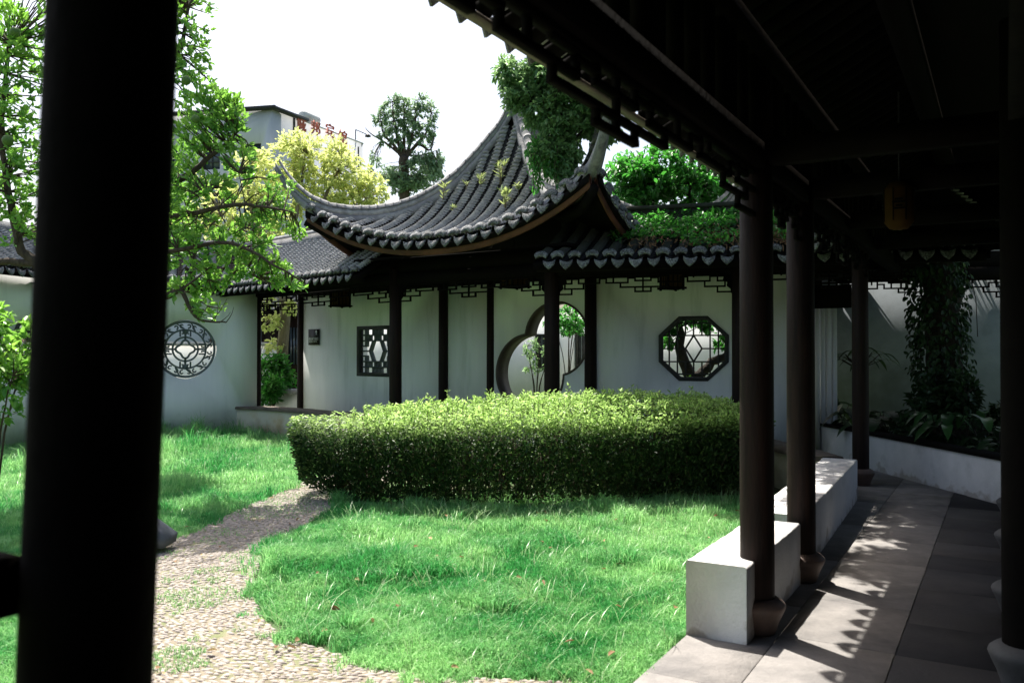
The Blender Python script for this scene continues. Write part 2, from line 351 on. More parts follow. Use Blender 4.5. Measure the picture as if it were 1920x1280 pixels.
def make_pebbles():
    xs = []; step = 0.0235
    y = 2.4; row = 0
    while y < 12.6:
        x = -3.2 + (row % 2)*0.04
        while x < 0.75:
            l = random.uniform(.028,.060); xs.append((x+l/2+random.uniform(-.01,.01), y+random.uniform(-.010,.010), l)); x += l*0.97+random.uniform(0,.012)
        y += step*random.uniform(.85,1.15); row += 1
    A = np.array(xs); keep = inpoly(A[:,0], A[:,1], PATHS) & (RNG.random(len(A)) > 0.05)
    gaps = vnoise(A[:,0], A[:,1], 3.6, 3)*.7+.3*vnoise(A[:,0], A[:,1], 9, 13) > 0.80
    A = A[keep & ~gaps]
    # the bedding rows swirl, so turn them gently with place
    ang = (vnoise(A[:,0], A[:,1], 0.8, 5)-0.5)*1.3
    px = 960+1600*A[:,0]/A[:,1]; vis = (px > 285) & (px < 1500) & (A[:,1] > 4.05)
    order = np.argsort(np.where(vis, A[:,1], 99))
    chosen = set(order[:300].tolist())
    mb = MB(); rn = []
    kinds = [pebble_vf(i) for i in range(5)]
    for i, (x, y, l) in enumerate(A):
        if not vis[i] and y < 4.0 and random.random() < 0.5: continue
        w = random.uniform(.016,.028); h = random.uniform(.006,.013); a = ang[i]+random.uniform(-.25,.25)
        Mw = Matrix.Translation((x, y, -0.024)) @ Matrix.Rotation(a,4,'Z') @ Matrix.Rotation(random.uniform(-.15,.15),4,'X') @ Matrix.Diagonal((l,w,h,1))
        if i in chosen:
            inst("pebble", "pebble_%d" % (i % 5), (lambda k=i % 5: kinds[k]), 'pebble', path_o, Mw, smooth=True)
        else:
            V, F = kinds[i % 5]; mb.add([(Mw @ Vector(v))[:] for v in V], F); rn += [random.random()**1.5]*len(V)
    o = mb.build("small_pebbles", 'pebble', path_o, smooth=True); o["kind"] = "stuff"; setrnd(o, rn)
make_pebbles()
# flagstones set into the path
def flagstone(cx, cy, r, rot, seed):
    rg = random.Random(seed); n = 7; V = []; F = []
    for z, k in ((-0.03,1.0),(0.004,1.0),(0.010,0.94)):
        for i in range(n):
            a = 2*math.pi*i/n+rot; rr = r*k*(1+0.16*math.sin(3*a+seed)+rg.uniform(-.02,.02)); V.append((cx+rr*1.25*math.cos(a), cy+rr*.62*math.sin(a), z))
    for L in range(2):
        for i in range(n): F.append((L*n+i, L*n+(i+1)%n, (L+1)*n+(i+1)%n, (L+1)*n+i))
    F.append([2*n+i for i in range(n)])
    part("flagstone", V, F, 'slab', path_o)

# corridor floor of individual slabs
floor_o = part("corridor_floor", [CS(s,t,-0.03)[:] for s,t in ((-4,-1.56),(13.2,-1.56),(13.2,3.0),(-4,3.0))], [[0,1,2,3]], 'cap', org=(0,0,0)); floor_o["kind"] = "structure"
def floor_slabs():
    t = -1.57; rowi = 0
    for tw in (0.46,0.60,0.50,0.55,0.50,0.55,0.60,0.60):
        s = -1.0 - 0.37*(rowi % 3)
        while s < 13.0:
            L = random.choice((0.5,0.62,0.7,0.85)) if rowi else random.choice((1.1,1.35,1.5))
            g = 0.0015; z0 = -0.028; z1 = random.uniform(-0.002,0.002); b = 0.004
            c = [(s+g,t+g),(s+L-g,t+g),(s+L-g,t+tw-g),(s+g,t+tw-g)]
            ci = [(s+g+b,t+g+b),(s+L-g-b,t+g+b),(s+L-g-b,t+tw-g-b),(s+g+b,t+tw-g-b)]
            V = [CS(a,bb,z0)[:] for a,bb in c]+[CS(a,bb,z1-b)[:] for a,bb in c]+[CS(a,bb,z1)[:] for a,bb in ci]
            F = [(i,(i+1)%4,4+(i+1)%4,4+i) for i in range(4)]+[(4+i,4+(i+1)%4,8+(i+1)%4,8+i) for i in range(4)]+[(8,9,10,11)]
            part("floor_slab", V, F, ('slab' if rowi < 2 else 'slab_shade_mid') if random.random() > (.0,.0,.5,.55,.6,.6,.6,.6)[rowi] else 'slab_shade_dark', floor_o); s += L  # inner rows take the shade-darkened slabs
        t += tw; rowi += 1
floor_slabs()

# ------------------------------------------------------------------ low walls and seats
def low_wall(name, label, pts_in, width, h, m, capm=None, cap_t=0.05, side=1):
    """prism along plan polyline pts_in (one face), thickened to the left by width"""
    P0 = [Vector((*p,0)) for p in pts_in]; P = []
    for i in range(len(P0)-1):
        k = max(1, int((P0[i+1]-P0[i]).length/.09)); P += [P0[i].lerp(P0[i+1], j/k) for j in range(k)]
    P.append(P0[-1]); n = len(P); off = []
    for i in range(n):
        d = (P[min(i+1,n-1)]-P[max(i-1,0)]).normalized(); nrm = Vector((-d.y, d.x, 0))*side; off.append(P[i]+nrm*width)
    org = (P[0].x, P[0].y, 0); top = h-(cap_t if capm else 0)
    t = thing(name, label, "low wall", org)
    def prism(z0, z1, ex, b):
        V = []; 
        for i in range(n):
            d = (off[i]-P[i]).normalized()*ex
            a = P[i]-d; c = off[i]+d
            e = d.normalized(); b1 = b*random.uniform(.5,1.9); b2 = b*random.uniform(.5,1.9); jz = random.uniform(-.0025,.0025); ja = e*random.uniform(-.002,.002)
            for (q, z) in ((a+ja,z0),(a+ja,z1-b1),(a+e*b1,z1+jz),(c-e*b2,z1+jz),(c-ja,z1-b2),(c-ja,z0)): V.append((q.x,q.y,z))
        F = []
        for i in range(n-1):
            for k in range(5): F.append((i*6+k, i*6+k+1, (i+1)*6+k+1, (i+1)*6+k))
        F.append(list(range(6))); F.append([(n-1)*6+k for k in range(6)][::-1]); return V, F
    part("wall_body", *prism(-0.05, top, 1e-4, 0.008), m, t)
    if capm: part("cap_stone", *prism(top+0.001, h, 0.035, 0.012), capm, t)
    return t
c2 = lambda s,t: CS(s,t)[:2]
low_wall("low_seat_wall", "white block of seat wall around the nearest brown column by the lawn", [c2(4.685,-1.226), c2(6.07,-1.222)], 0.345, 0.42, 'plaster_low')
low_wall("low_seat_wall", "long white seat wall running from the second column towards the corridor bend", [c2(6.30,-1.25), c2(8.0,-1.31), c2(9.87,-1.385)], 0.36, 0.43, 'plaster_low')
low_wall("low_seat_wall", "short ochre-stained seat wall with brown cap behind the nearest columns", [(3.62,9.42),(3.60,10.0),(3.50,10.7),(3.42,11.5)], 0.36, 0.44, 'plaster_yellow', 'cap')
low_wall("low_wall", "white low wall with dark cap beside the dark planting bed", [(5.30,6.6),(5.09,8.92),(4.86,11.43),(4.70,13.3),(4.62,14.4)], 0.22, 0.50, 'plaster_low', 'woodblack', 0.035, side=-1)
low_wall("low_seat_wall", "curved low seat wall with stone cap left of the hedge, ochre stained", [(-1.95,14.15),(-3.0,15.2),(-4.2,16.35),(-4.9,16.95),(-5.55,17.25),(-5.85,17.7)], 0.36, 0.48, 'plaster_yellow', 'cap', side=-1)

# ------------------------------------------------------------------ generic walls with openings
def frame2(p0, p1):
    a = Vector((*p0,0)); b = Vector((*p1,0)); u = (b-a); L = u.length; u.normalize(); n = Vector((-u.y,u.x,0))  # n: to the left of p0->p1
    return a, u, n, L
def wall_part(name, p0, p1, z0, z1, th, holes, m, parent, away=1):
    """front face on line p0->p1, thickness towards away*n; holes: list of (u,z) loops"""
    a, u, n, L = frame2(p0, p1); bm = bmesh.new()
    def loop(pts):
        vs = [bm.verts.new((x, 0, z)) for x, z in pts]; return [bm.edges.new((vs[i], vs[(i+1) % len(vs)])) for i in range(len(vs))], vs
    E = []; loops = []
    outer = [(0,z0),(L,z0),(L,z1),(0,z1)]
    for pts in [outer]+holes:
        e, vv = loop(pts); E += e; loops.append(vv)
    bmesh.ops.triangle_fill(bm, use_beauty=True, use_dissolve=False, edges=E)
    bm.verts.index_update(); front = [v.co.copy() for v in bm.verts]; faces = [[v.index for v in f.verts] for f in bm.faces]
    N = len(front); lp = [[v.index for v in vv] for vv in loops]; bm.free()
    def w(c, dep): q = a+u*c.x+n*(dep*away); return (q.x, q.y, c.z)
    V = [w(c,0) for c in front]+[w(c,th) for c in front]; F = faces+[[i+N for i in f][::-1] for f in faces]
    for l in lp:
        for i in range(len(l)): F.append([l[i], l[(i+1)%len(l)], l[(i+1)%len(l)]+N, l[i]+N])
    o = part(name, V, F, m, parent)
    bmm = bmesh.new(); bmm.from_mesh(o.data); bmesh.ops.recalc_face_normals(bmm, faces=bmm.faces); bmm.to_mesh(o.data); bmm.free()
    return o
def circ(cx, cz, r, n=48, a0=0, a1=2*math.pi):
    return [(cx+r*math.cos(a0+(a1-a0)*i/n), cz+r*math.sin(a0+(a1-a0)*i/n)) for i in range(n)]
class Plane:
    """helper to place things on a wall's face: (u,z,depth) -> world; depth grows away from the camera"""
    def __init__(s, p0, p1, away=1): s.a, s.u, s.n, s.L = frame2(p0, p1); s.n = s.n*away
    def __call__(s, u, z, dep=0.0): q = s.a+s.u*u+s.n*dep; return Vector((q.x, q.y, z))
    def at_px(s, px):
        r = (px-960)/1600; # (a.x+u.x*k)=r*(a.y+u.y*k)
        return (r*s.a.y-s.a.x)/(s.u.x-r*s.u.y)
def strip(name, pl, pts, w, d0, d1, m, parent, closed=False):
    """flat bar of width w following pts (u,z) in a wall plane between depths d0,d1"""
    n = len(pts); V = []; F = []
    for i in range(n):
        p = Vector((*pts[i],0)); a = Vector((*(pts[(i-1)%n] if closed or i>0 else pts[i]),0)); b = Vector((*(pts[(i+1)%n] if closed or i<n-1 else pts[i]),0))
        t = (b-a).normalized(); s = Vector((-t.y,t.x,0))
        if 0<i<n-1 or closed:
            t1 = (p-a).normalized(); s1 = Vector((-t1.y,t1.x,0)); k = max(.5, s.dot(s1)); s = s/k
        for sg, dd in ((1,d0),(-1,d0),(-1,d1),(1,d1)):
            q = p+s*(w/2*sg); V.append(pl(q.x,q.y,dd)[:])
    for i in range(n if closed else n-1):
        j = (i+1)%n
        for k in range(4): F.append((i*4+k, i*4+(k+1)%4, j*4+(k+1)%4, j*4+k))
    if not closed: F += [(0,1,2,3), (4*(n-1)+3,4*(n-1)+2,4*(n-1)+1,4*(n-1))]
    return part(name, V, F, m, parent)
def pbar(name, pl, a, b, w, d0, d1, m, parent):
    A = pl(a[0],a[1],(d0+d1)/2); B = pl(b[0],b[1],(d0+d1)/2); up = pl.n
    x = (B-A).normalized(); 
    return bar(name, A, B, w, d1-d0, m, parent, up=up)

# ------------------------------------------------------------------ hanging fretwork
HALF = [((0,0),(0,4)),((0,4),(1.1,4)),((1.1,3),(1.1,4)),((0,3),(3.15,3)),((3.15,2),(3.15,3)),((2.1,2),(5.15,2)),((2.1,1),(2.1,2)),((1.1,1),(2.1,1)),
        ((1.1,.3),(1.1,1.6)),((0,1.6),(1.1,1.6)),((3.15,0),(3.15,.6)),((2.1,.6),(3.15,.6)),((4.15,0),(4.15,2)),((5.15,1),(5.15,2)),((5.15,1),(6.1,1)),
        ((6.1,0),(6.1,2)),((6.1,2),(7.5,2)),((6.9,0),(6.9,1)),((11.1,0),(11.1,1)),((10.1,1),(11.1,1)),((10.1,0),(10.1,2)),((9.1,1),(10.1,1)),((9.1,1),(9.1,2)),
        ((7.5,2),(9.1,2)),((10.1,2),(12,2)),((11.1,2),(11.1,3.2)),((8.4,3.2),(11.1,3.2)),((8.4,2),(8.4,3.2)),((10.1,3.2),(10.1,4.4)),((10.1,4.4),(12,4.4))]
def pbox(name, pl, u0, u1, z0, z1, d0, d1, m, parent):
    V = [pl(u,z,d)[:] for u in (u0,u1) for d in (d0,d1) for z in (z0,z1)]
    return part(name, V, CUBE_F, m, parent)
def hanging_lattice(parent, p0, p1, ztop, inset=0.1, row=0.064, w=0.022, m='woodblack', d=0.03):
    pl = Plane(p0, p1); L = pl.L-2*inset; un = L/24; e = w/2
    g = pbox("hanging_lattice", pl, inset, inset+L, ztop-.028, ztop+.002, -d/2-.004, d/2+.004, m, parent)
    for (a,b) in HALF:
        for sg in ((1,) if a[0]==0 and b[0]==0 else (1,-1)):
            u0 = inset+L/2+sg*a[0]*un; u1 = inset+L/2+sg*b[0]*un; z0 = ztop-a[1]*row; z1 = ztop-b[1]*row
            if abs(a[1]-b[1]) < 1e-6: bar("lattice_bar", pl(min(u0,u1)-e, z0), pl(max(u0,u1)+e, z1), d, w, m, g)
            else: bar("lattice_bar", pl(u0, z0+(0 if a[1]==0 else e)), pl(u1, z1-e), w, d-.004, m, g, up=pl.n)
    return g

# ------------------------------------------------------------------ tiles
EXPO = 0.058
def cover_row_vf(c, lat, r=0.072, seg=5):
    """c(tau)->Vector along slope from eave (0) to top (1); lat lateral unit"""
    n0 = 24; pts = [c(i/n0) for i in range(n0+1)]; L = sum((pts[i+1]-pts[i]).length for i in range(n0)); n = max(3, int(L/EXPO))
    V = []; F = []; lat = Vector(lat)
    for i in range(n):
        p = c(i/n); q = c(min(1,(i+1.15)/n)); t = (q-p).normalized(); up = lat.cross(t)
        if up.z < 0: up = -up
        jl = random.uniform(-.004,.004); ju = random.uniform(-.003,.004)
        o = len(V); ringdef = ((p, r-.026, .012), (p, r+.003, .030), (q, r*0.84, -.010))
        for (b, rr, h) in ringdef:
            for k in range(seg+1):
                a = math.pi*(0.04+0.92*k/seg); V.append((b+lat*(rr*math.cos(a)+jl)+up*(rr*0.78*math.sin(a)+h+ju-.012))[:])
        for k in range(seg):
            F.append((o+k, o+k+1, o+seg+1+k+1, o+seg+1+k)); F.append((o+seg+1+k, o+seg+2+k, o+2*seg+3+k, o+2*seg+2+k))
    return V, F
def pan_vf(c0, c1, seg=4):
    """pan channel between two row curves c0 and c1"""
    n0 = 12; pts = [c0(i/n0) for i in range(n0+1)]; L = sum((pts[i+1]-pts[i]).length for i in range(n0)); n = max(3, int(L/(EXPO*1.3)))
    V = []; F = []
    for i in range(n):
        for (tt, h) in ((i/n,.008),(min(1,(i+1)/n),-.010)):
            a = c0(tt); b = c1(tt)
            for k in range(seg+1):
                f = k/seg; V.append((a.lerp(b,f)+Vector((0,0,h-.055*math.sin(math.pi*f)-.0)))[:])
        o = len(V)-2*(seg+1)
        for k in range(seg): F.append((o+k,o+k+1,o+seg+2+k,o+seg+1+k))
        if i: 
            for k in range(seg): F.append((o-seg-1+k,o-seg+k,o+k+1,o+k))
    return V, F
def fan_vf():
    # crescent shaped cover end tile, face in xz plane, outward -y
    n = 9; out = []; 
    for i in range(n): a = math.pi*(0.12+0.76*i/(n-1)); out.append((.105*math.cos(a), .035+.085*math.sin(a)))
    inn = []
    for i in range(n): a = math.pi*(0.15+0.70*i/(n-1)); inn.append((.078*math.cos(a), -.025+.062*math.sin(a)))
    V = [(x,-.012,z) for x,z in out]+[(x,-.030,z) for x,z in inn]+[(x,.012,z) for x,z in out]+[(x,-.006,z) for x,z in inn]; F = []
    for i in range(n-1):
        F += [(i,i+1,n+i+1,n+i),(2*n+i,3*n+i,3*n+i+1,2*n+i+1),(i,2*n+i,2*n+i+1,i+1),(n+i,n+i+1,3*n+i+1,3*n+i)]
    F += [(0,n,3*n,2*n),(n-1,3*n-1,4*n-1,2*n-1)]; return V, F
def drip_vf():
    o = [(-.088,.020),(-.045,.000),(0,-.008),(.045,.000),(.088,.020),(.080,-.030),(.055,-.070),(.020,-.100),(0,-.118),(-.020,-.100),(-.055,-.070),(-.080,-.030)]
    n = len(o); V = [(x,-.018+z*.12,z) for x,z in o]+[(x,.0+z*.12,z) for x,z in o]; c = [(x*.72,-.026+z*.12,-.035+(z+.035)*.72) for x,z in o]; V += c
    F = [(i,(i+1)%n,2*n+(i+1)%n,2*n+i) for i in range(n)]+[[2*n+i for i in range(n)]]+[[n+i for i in range(n)][::-1]]+[(i,n+i,n+(i+1)%n,(i+1)%n) for i in range(n)]
    return V, F
def place_end(name, key, fn, parent, pos, outward, lat, tilt, sc=1.0, m='endtile'):
    o = Vector(outward).normalized(); la = Vector(lat).normalized(); y = -o; y = (y - la*y.dot(la)).normalized(); x = la
    z = x.cross(y)
    if z.z < 0: x = -x; z = x.cross(y)
    j = random.uniform(-.06,.06)
    Mw = Matrix(((x.x,y.x,z.x,pos[0]),(x.y,y.y,z.y,pos[1]),(x.z,y.z,z.z,pos[2]),(0,0,0,1))) @ Matrix.Rotation(tilt+j,4,'X') @ Matrix.Rotation(random.uniform(-.07,.07),4,'Y') @ Matrix.Scale(sc*random.uniform(.95,1.05),4)
    return inst(name, key, fn, m, parent, Mw)
def slope_tiles(roof, curves, lat, outward, ends=True, pan=True, sc=1.0, tm='tile'):
    """curves: list of row functions"""
    for c in curves:
        o = part("cover_tile_row", *cover_row_vf(c, lat), tm, roof); o["kind"] = "stuff"
        if ends: place_end("end_tile", "fan_tile", fan_vf, roof, c(0)+Vector(outward)*.02+Vector((0,0,-.01)), outward, lat, R(-14), sc)
    mb = MB()
    for i in range(len(curves)-1):
        if pan: mb.add(*pan_vf(curves[i], curves[i+1]))
        if ends:
            p = curves[i](0).lerp(curves[i+1](0), .5); place_end("drip_tile", "drip_tile", drip_vf, roof, p+Vector(outward)*.025+Vector((0,0,-.045)), outward, lat, R(-10), sc)
    if mb.V: o = mb.build("pan_tiles", 'tile_dark', roof); o["kind"] = "stuff"
def straight_roof(root, e0, e1, r0, r1, spacing=0.235, sag=0.07, thick=0.10, deck='woodblack', tm='tile'):
    """one roof slope, eave e0->e1, ridge r0->r1 (3D)"""
    e0,e1,r0,r1 = map(Vector,(e0,e1,r0,r1)); lat = (e1-e0).normalized(); n = max(2,int((e1-e0).length/spacing))
    def cf(f):
        a = e0.lerp(e1,f); b = r0.lerp(r1,f)
        return lambda t: a.lerp(b,t)+Vector((0,0,-sag*4*t*(1-t)*.6))
    out = (e0-r0); out -= lat*out.dot(lat); out.z = 0; out.normalize()
    g = 8; V = []; F = []
    for dz in (-.05,-.05-thick):
        for f in (0,1):
            for k in range(g+1): V.append((cf(f)(k/g)+Vector((0,0,dz)))[:])
    for k in range(g):
        F += [(k,k+1,g+2+k,g+1+k),(2*g+2+k,3*g+3+k,3*g+4+k,2*g+3+k)]
    F += [(0,g+1,3*g+3,2*g+2),(g,3*g+2-0,4*g+3,2*g+1)]
    F[-1] = (g, 3*g+2, 4*g+3, 2*g+1)
    for s in (0,1):
        o = s*(g+1)
        for k in range(g): F.append((o+k,o+k+1,2*(g+1)+o+k+1,2*(g+1)+o+k))
    roof = part("roof_deck", V, F, deck, root)
    slope_tiles(roof, [cf((i+.5)/n) for i in range(n)], lat, out, tm=tm)
    return roof

# ------------------------------------------------------------------ columns, lanterns
DRUM = [(0.100,0.0),(0.106,0.02),(0.122,0.07),(0.148,0.125),(0.158,0.150),(0.154,0.166),(0.132,0.186),(0.108,0.200)]
def column(root, x, y, r, z1, base=True, m='wood', z0=0.0, lean=(0,0), bm_='drum'):
    n = 22; V = []; F = []; zz = [z0, z0+.5, (z0+z1)/2, z1]; rr = [r, r*1.0, r*.985, r*.95]
    for z, q in zip(zz, rr):
        for i in range(n):
            a = 2*math.pi*i/n; V.append((x+lean[0]*z+q*math.cos(a), y+lean[1]*z+q*math.sin(a), z))
    for k in range(3):
        for i in range(n): F.append((k*n+i,k*n+(i+1)%n,(k+1)*n+(i+1)%n,(k+1)*n+i))
    F.append([3*n+i for i in range(n)])
    c = part("column", V, F, m, root, smooth=True)
    if base: inst("column_base", "stone_drum", lambda: lathe_vf(DRUM), bm_, c, Matrix.Translation((x+lean[0]*.1,y+lean[1]*.1,0)), smooth=True)
    return c
def bracket(root, x, y, z, d, m='woodblack'):
    """carved corbel beside a column head, pointing along plan direction d"""
    d = Vector((*d,0)).normalized(); n = Vector((-d.y,d.x,0)); prof = [(0,0),(.20,0),(.20,-.05),(.15,-.07),(.16,-.12),(.10,-.15),(.11,-.20),(.06,-.24),(.05,-.30),(0,-.33)]
    V = []
    for s in (-.02,.02):
        for (u,h) in prof: q = Vector((x,y,z+h))+d*(u+.06)+n*s; V.append(q[:])
    k = len(prof); F = [list(range(k)), [k+i for i in range(k)][::-1]]+[(i,(i+1)%k,k+(i+1)%k,k+i) for i in range(k)]
    part("carved_bracket", V, F, m, root)
def box_lantern(label, c, w, h, rot, hang):
    """square timber lantern with paper panes; c = centre of its body"""
    t = thing("hanging_lantern", label, "lantern", (c[0],c[1],c[2]-h/2), "lanterns hanging under the walkway roofs")
    Rz = Matrix.Rotation(rot,3,'Z'); C = Vector(c)
    P = lambda x,y,z: C+Rz@Vector((x,y,z))
    a = w/2
    for sx,sy in ((1,1),(1,-1),(-1,-1),(-1,1)):
        bar("corner_post", P(sx*a,sy*a,-h/2-.03), P(sx*a,sy*a,h/2+.01), .028,.028, 'woodblack', t, up=Rz@Vector((0,1,0)))
    for z, e in ((-h/2,.05),(h/2,.05)):
        for k,(dx,dy) in enumerate(((1,0),(0,1),(-1,0),(0,-1))):
            q = Vector((dx*a,dy*a,z)); s = Vector((-dy,dx,0))*(a+e)
            bar("rail", P(*(q-s+Vector((0,0,.001*k)))), P(*(q+s+Vector((0,0,.001*k)))), .024,.03,'woodblack', t)
    for k,(dx,dy) in enumerate(((1,0),(0,1),(-1,0),(0,-1))):
        q = Vector((dx*(a-.012),dy*(a-.012),0)); s = Vector((-dy,dx,0))*(a-.014)
        pn = bar("paper_pane", P(*(q-s)), P(*(q+s)), .004, h-.03, 'paper', t)
        for f in (-.33,.33):
            b0 = q+Vector((dx*.006,dy*.006,0))+s*f
            bar("glazing_bar", P(*(b0+Vector((0,0,-h/2+.015)))), P(*(b0+Vector((0,0,h/2-.015)))), .012,.010,'woodblack', t, up=Rz@Vector((dx,dy,0)))
    rod("hanging_rod", P(0,0,h/2), P(0,0,h/2+hang), .006, 'darkmetal', t)
    bar("top_board", P(-a,0,h/2+.012), P(a,0,h/2+.012), w, .012, 'woodblack', t)
    return t

# ------------------------------------------------------------------ plan of the far walkways (metres)
C480=(-5.25,17.5); C745=(-1.92,14.06); C1035=(0.58,12.39); C1385=(3.12,11.70); CEND=(5.35,11.09)
B565=(-4.51,18.26); B832=(-1.22,15.3); B920=(-0.366,14.65); B1105=(1.25,13.57); BEND=(5.6,12.35)
BEAMZ = 2.70
def beam_pair(root, p0, p1, z=BEAMZ, h=.17, w=.12):
    pl = Plane(p0,p1)
    pbox("beam", pl, 0, pl.L, z, z+h, -w/2, w/2, 'woodblack', root)
    pbox("eave_board", pl, 0, pl.L, z+h+.001, z+h+.24, -w/2+.03, w/2-.03, 'woodblack', root)
def offset(p0, p1, d):
    a,u,n,L = frame2(p0,p1); return ((a+n*d).to_2d()[:], (a+u*L+n*d).to_2d()[:])

# ---- left walkway
lw = thing("covered_walkway", "left covered walkway with square lattice window behind the citrus branches", "walkway", (*C480,0))
for p in (C480, C745): column(lw, *p, .105, 2.95)
for p in (B565, B832): column(lw, *p, .085 if p is B565 else .10, 2.95, base=False)
beam_pair(lw, C480, C745); beam_pair(lw, B565, B832, 2.75)
hanging_lattice(lw, C480, C745, BEAMZ)
bracket(lw, *C745, BEAMZ, (C480[0]-C745[0], C480[1]-C745[1])); bracket(lw, *C480, BEAMZ, (C745[0]-C480[0], C745[1]-C480[1]))
plw = Plane(B565, B832)
uc = plw.at_px(700); sw, sh = 1.02, 0.98; zc = 1.60
hole = [(uc-sw/2,zc-sh/2),(uc+sw/2,zc-sh/2),(uc+sw/2,zc+sh/2),(uc-sw/2,zc+sh/2)]
wl1 = wall_part("wall", B565, B832, -.05, 3.0, .26, [hole], 'plaster_old', lw)
def square_window(pl, wall, uc, zc, sw, sh):
    fr = strip("window_frame", pl, [(uc-sw/2+.035,zc-sh/2+.035),(uc+sw/2-.035,zc-sh/2+.035),(uc+sw/2-.035,zc+sh/2-.035),(uc-sw/2+.035,zc+sh/2-.035)], .07, -.012, .10, 'frame', wall, True)
    def b(a, c): 
        pbar("lattice_bar", pl, (uc+a[0]*sw/2, zc+a[1]*sh/2), (uc+c[0]*sw/2, zc+c[1]*sh/2), .030, .07, .16, 'brick', wall)
    hx = [(-.22,.42),(.22,.42),(.42,0),(.22,-.42),(-.22,-.42),(-.42,0)]
    for i in range(6): b(hx[i], hx[(i+1)%6])
    for s in (1,-1):
        b((s*.42,0),(s*.86,0)); 
        for q in (1,-1):
            b((s*.22,q*.42),(s*.66,q*.42)); b((s*.66,q*.42),(s*.66,q*.86)); b((s*.44,q*.42),(s*.44,q*.64)); b((s*.66,q*.20),(s*.66,q*.42)); b((s*.66,q*.20),(s*.86,q*.20))
            b((s*.22,q*.64),(s*.86,q*.64)); b((s*.22,q*.64),(s*.22,q*.86)); b((s*.86,q*.42),(s*.66,q*.42))
            b((s*.10,q*.42),(s*.10,q*.64))
    for q in (1,-1): b((-.22,q*.64),(.22,q*.64)); b((0,q*.64),(0,q*.86))
    return fr
square_window(plw, wl1, uc, zc, sw, sh)
# sign on that wall
us = plw.at_px(590)
sg = thing("direction_sign", "small black direction sign with white arrow on left walkway wall", "sign", plw(us,1.73,-.01))
pbox("sign_plate", plw, us-.185, us+.185, 1.73, 2.06, -.030, -.006, 'signplate', sg)
def text_part(name, txt, size, m, parent, pl, u, z, dep, ext=0.002):
    cu = bpy.data.curves.new(name, 'FONT'); cu.body = txt; cu.size = size; cu.extrude = ext; cu.align_x = 'LEFT'; cu.resolution_u = 2
    to = bpy.data.objects.new(name, cu); COL.objects.link(to)
    dg = bpy.context.evaluated_depsgraph_get(); me = bpy.data.meshes.new_from_object(to.evaluated_get(dg)); bpy.data.objects.remove(to)
    n = len(me.vertices); co = np.zeros(n*3, dtype=np.float32); me.vertices.foreach_get("co", co); co = co.reshape(-1,3)
    w = np.array([pl(u+c[0], z+c[1], dep-c[2])[:] for c in co]) - np.array(ORG[parent.name])
    me.vertices.foreach_set("co", w.astype(np.float32).ravel()); me.update(); me.materials.clear(); me.materials.append(M[m])
    return link(name, me, m, parent)
text_part("sign_lettering", "南门出口", .062, 'signwhite', sg, plw, us-.075, 1.835, -.032, .001)
text_part("sign_lettering", "South Gate Exit", .030, 'signwhite', sg, plw, us-.075, 1.795, -.032, .001)
strip("arrow", plw, [(us+.10,1.94),(us+.10,2.01)], .018, -.034, -.030, 'signwhite', sg); strip("arrow", plw, [(us+.072,1.995),(us+.10,2.03),(us+.128,1.995)], .016, -.0345, -.030, 'signwhite', sg)
strip("exit_symbol", plw, [(us-.125,1.885),(us-.15,1.885),(us-.15,1.785),(us-.085,1.785),(us-.085,1.885),(us-.105,1.885)], .008, -.034, -.030, 'signwhite', sg)
strip("exit_symbol", plw, [(us-.117,1.80),(us-.117,1.87)], .009, -.034, -.030, 'signwhite', sg); strip("exit_symbol", plw, [(us-.133,1.85),(us-.117,1.875),(us-.101,1.85)], .008, -.0345, -.030, 'signwhite', sg)
# roof of left walkway
(e1,e0) = offset(C745, C480, 0.0)[::-1], None
def gable(root, f0, f1, b0, b1, over=.75, zr=3.82, ze=2.86, ext0=0.0, ext1=0.0, back=True, ridge=True, spacing=.235, tm='tile', rm='ridge'):
    """f0->f1 front column line, b0->b1 back line; builds both slopes and a ridge"""
    F0 = Vector((*f0,0)); F1 = Vector((*f1,0)); B0 = Vector((*b0,0)); B1 = Vector((*b1,0))
    u = (F1-F0).normalized(); n = Vector((-u.y,u.x,0)); n = n if n.dot(B0-F0) > 0 else -n
    F0 -= u*ext0; B0 -= u*ext0; F1 += u*ext1; B1 += u*ext1
    e0 = F0-n*over; e1 = F1-n*over; r0 = (F0+B0)/2; r1 = (F1+B1)/2; g0 = B0+n*over; g1 = B1+n*over
    z = lambda p, h: Vector((p.x,p.y,h))
    rf = straight_roof(root, z(e0,ze), z(e1,ze), z(r0,zr), z(r1,zr), spacing, tm=tm)
    if back: straight_roof(root, z(g1,ze), z(g0,ze), z(r1,zr), z(r0,zr), spacing)
    pl = Plane((r0.x,r0.y),(r1.x,r1.y))
    if ridge:
        pbox("ridge", pl, -.05, pl.L+.05, zr-.08, zr+.11, -.075, .075, rm, root)
        pbox("ridge_cap", pl, -.08, pl.L+.08, zr+.111, zr+.17, -.11, .11, tm, root)
    # soffit purlin
    pe = Plane((e0.x,e0.y),(e1.x,e1.y)); pbox("eave_purlin", pe, 0.03, pe.L-.03, ze-.17, ze-.06, .06, .14, 'woodblack', root)
    return rf
gable(lw, C480, C745, B565, B832, ext0=1.0, ext1=0.05)
# back opening lattice
hanging_lattice(lw, (-6.3,18.9), B565, 2.62)
# lantern
box_lantern("box lantern hanging over the square lattice window", W2(638,16.3,557)[:], .26, .34, .8, .25)

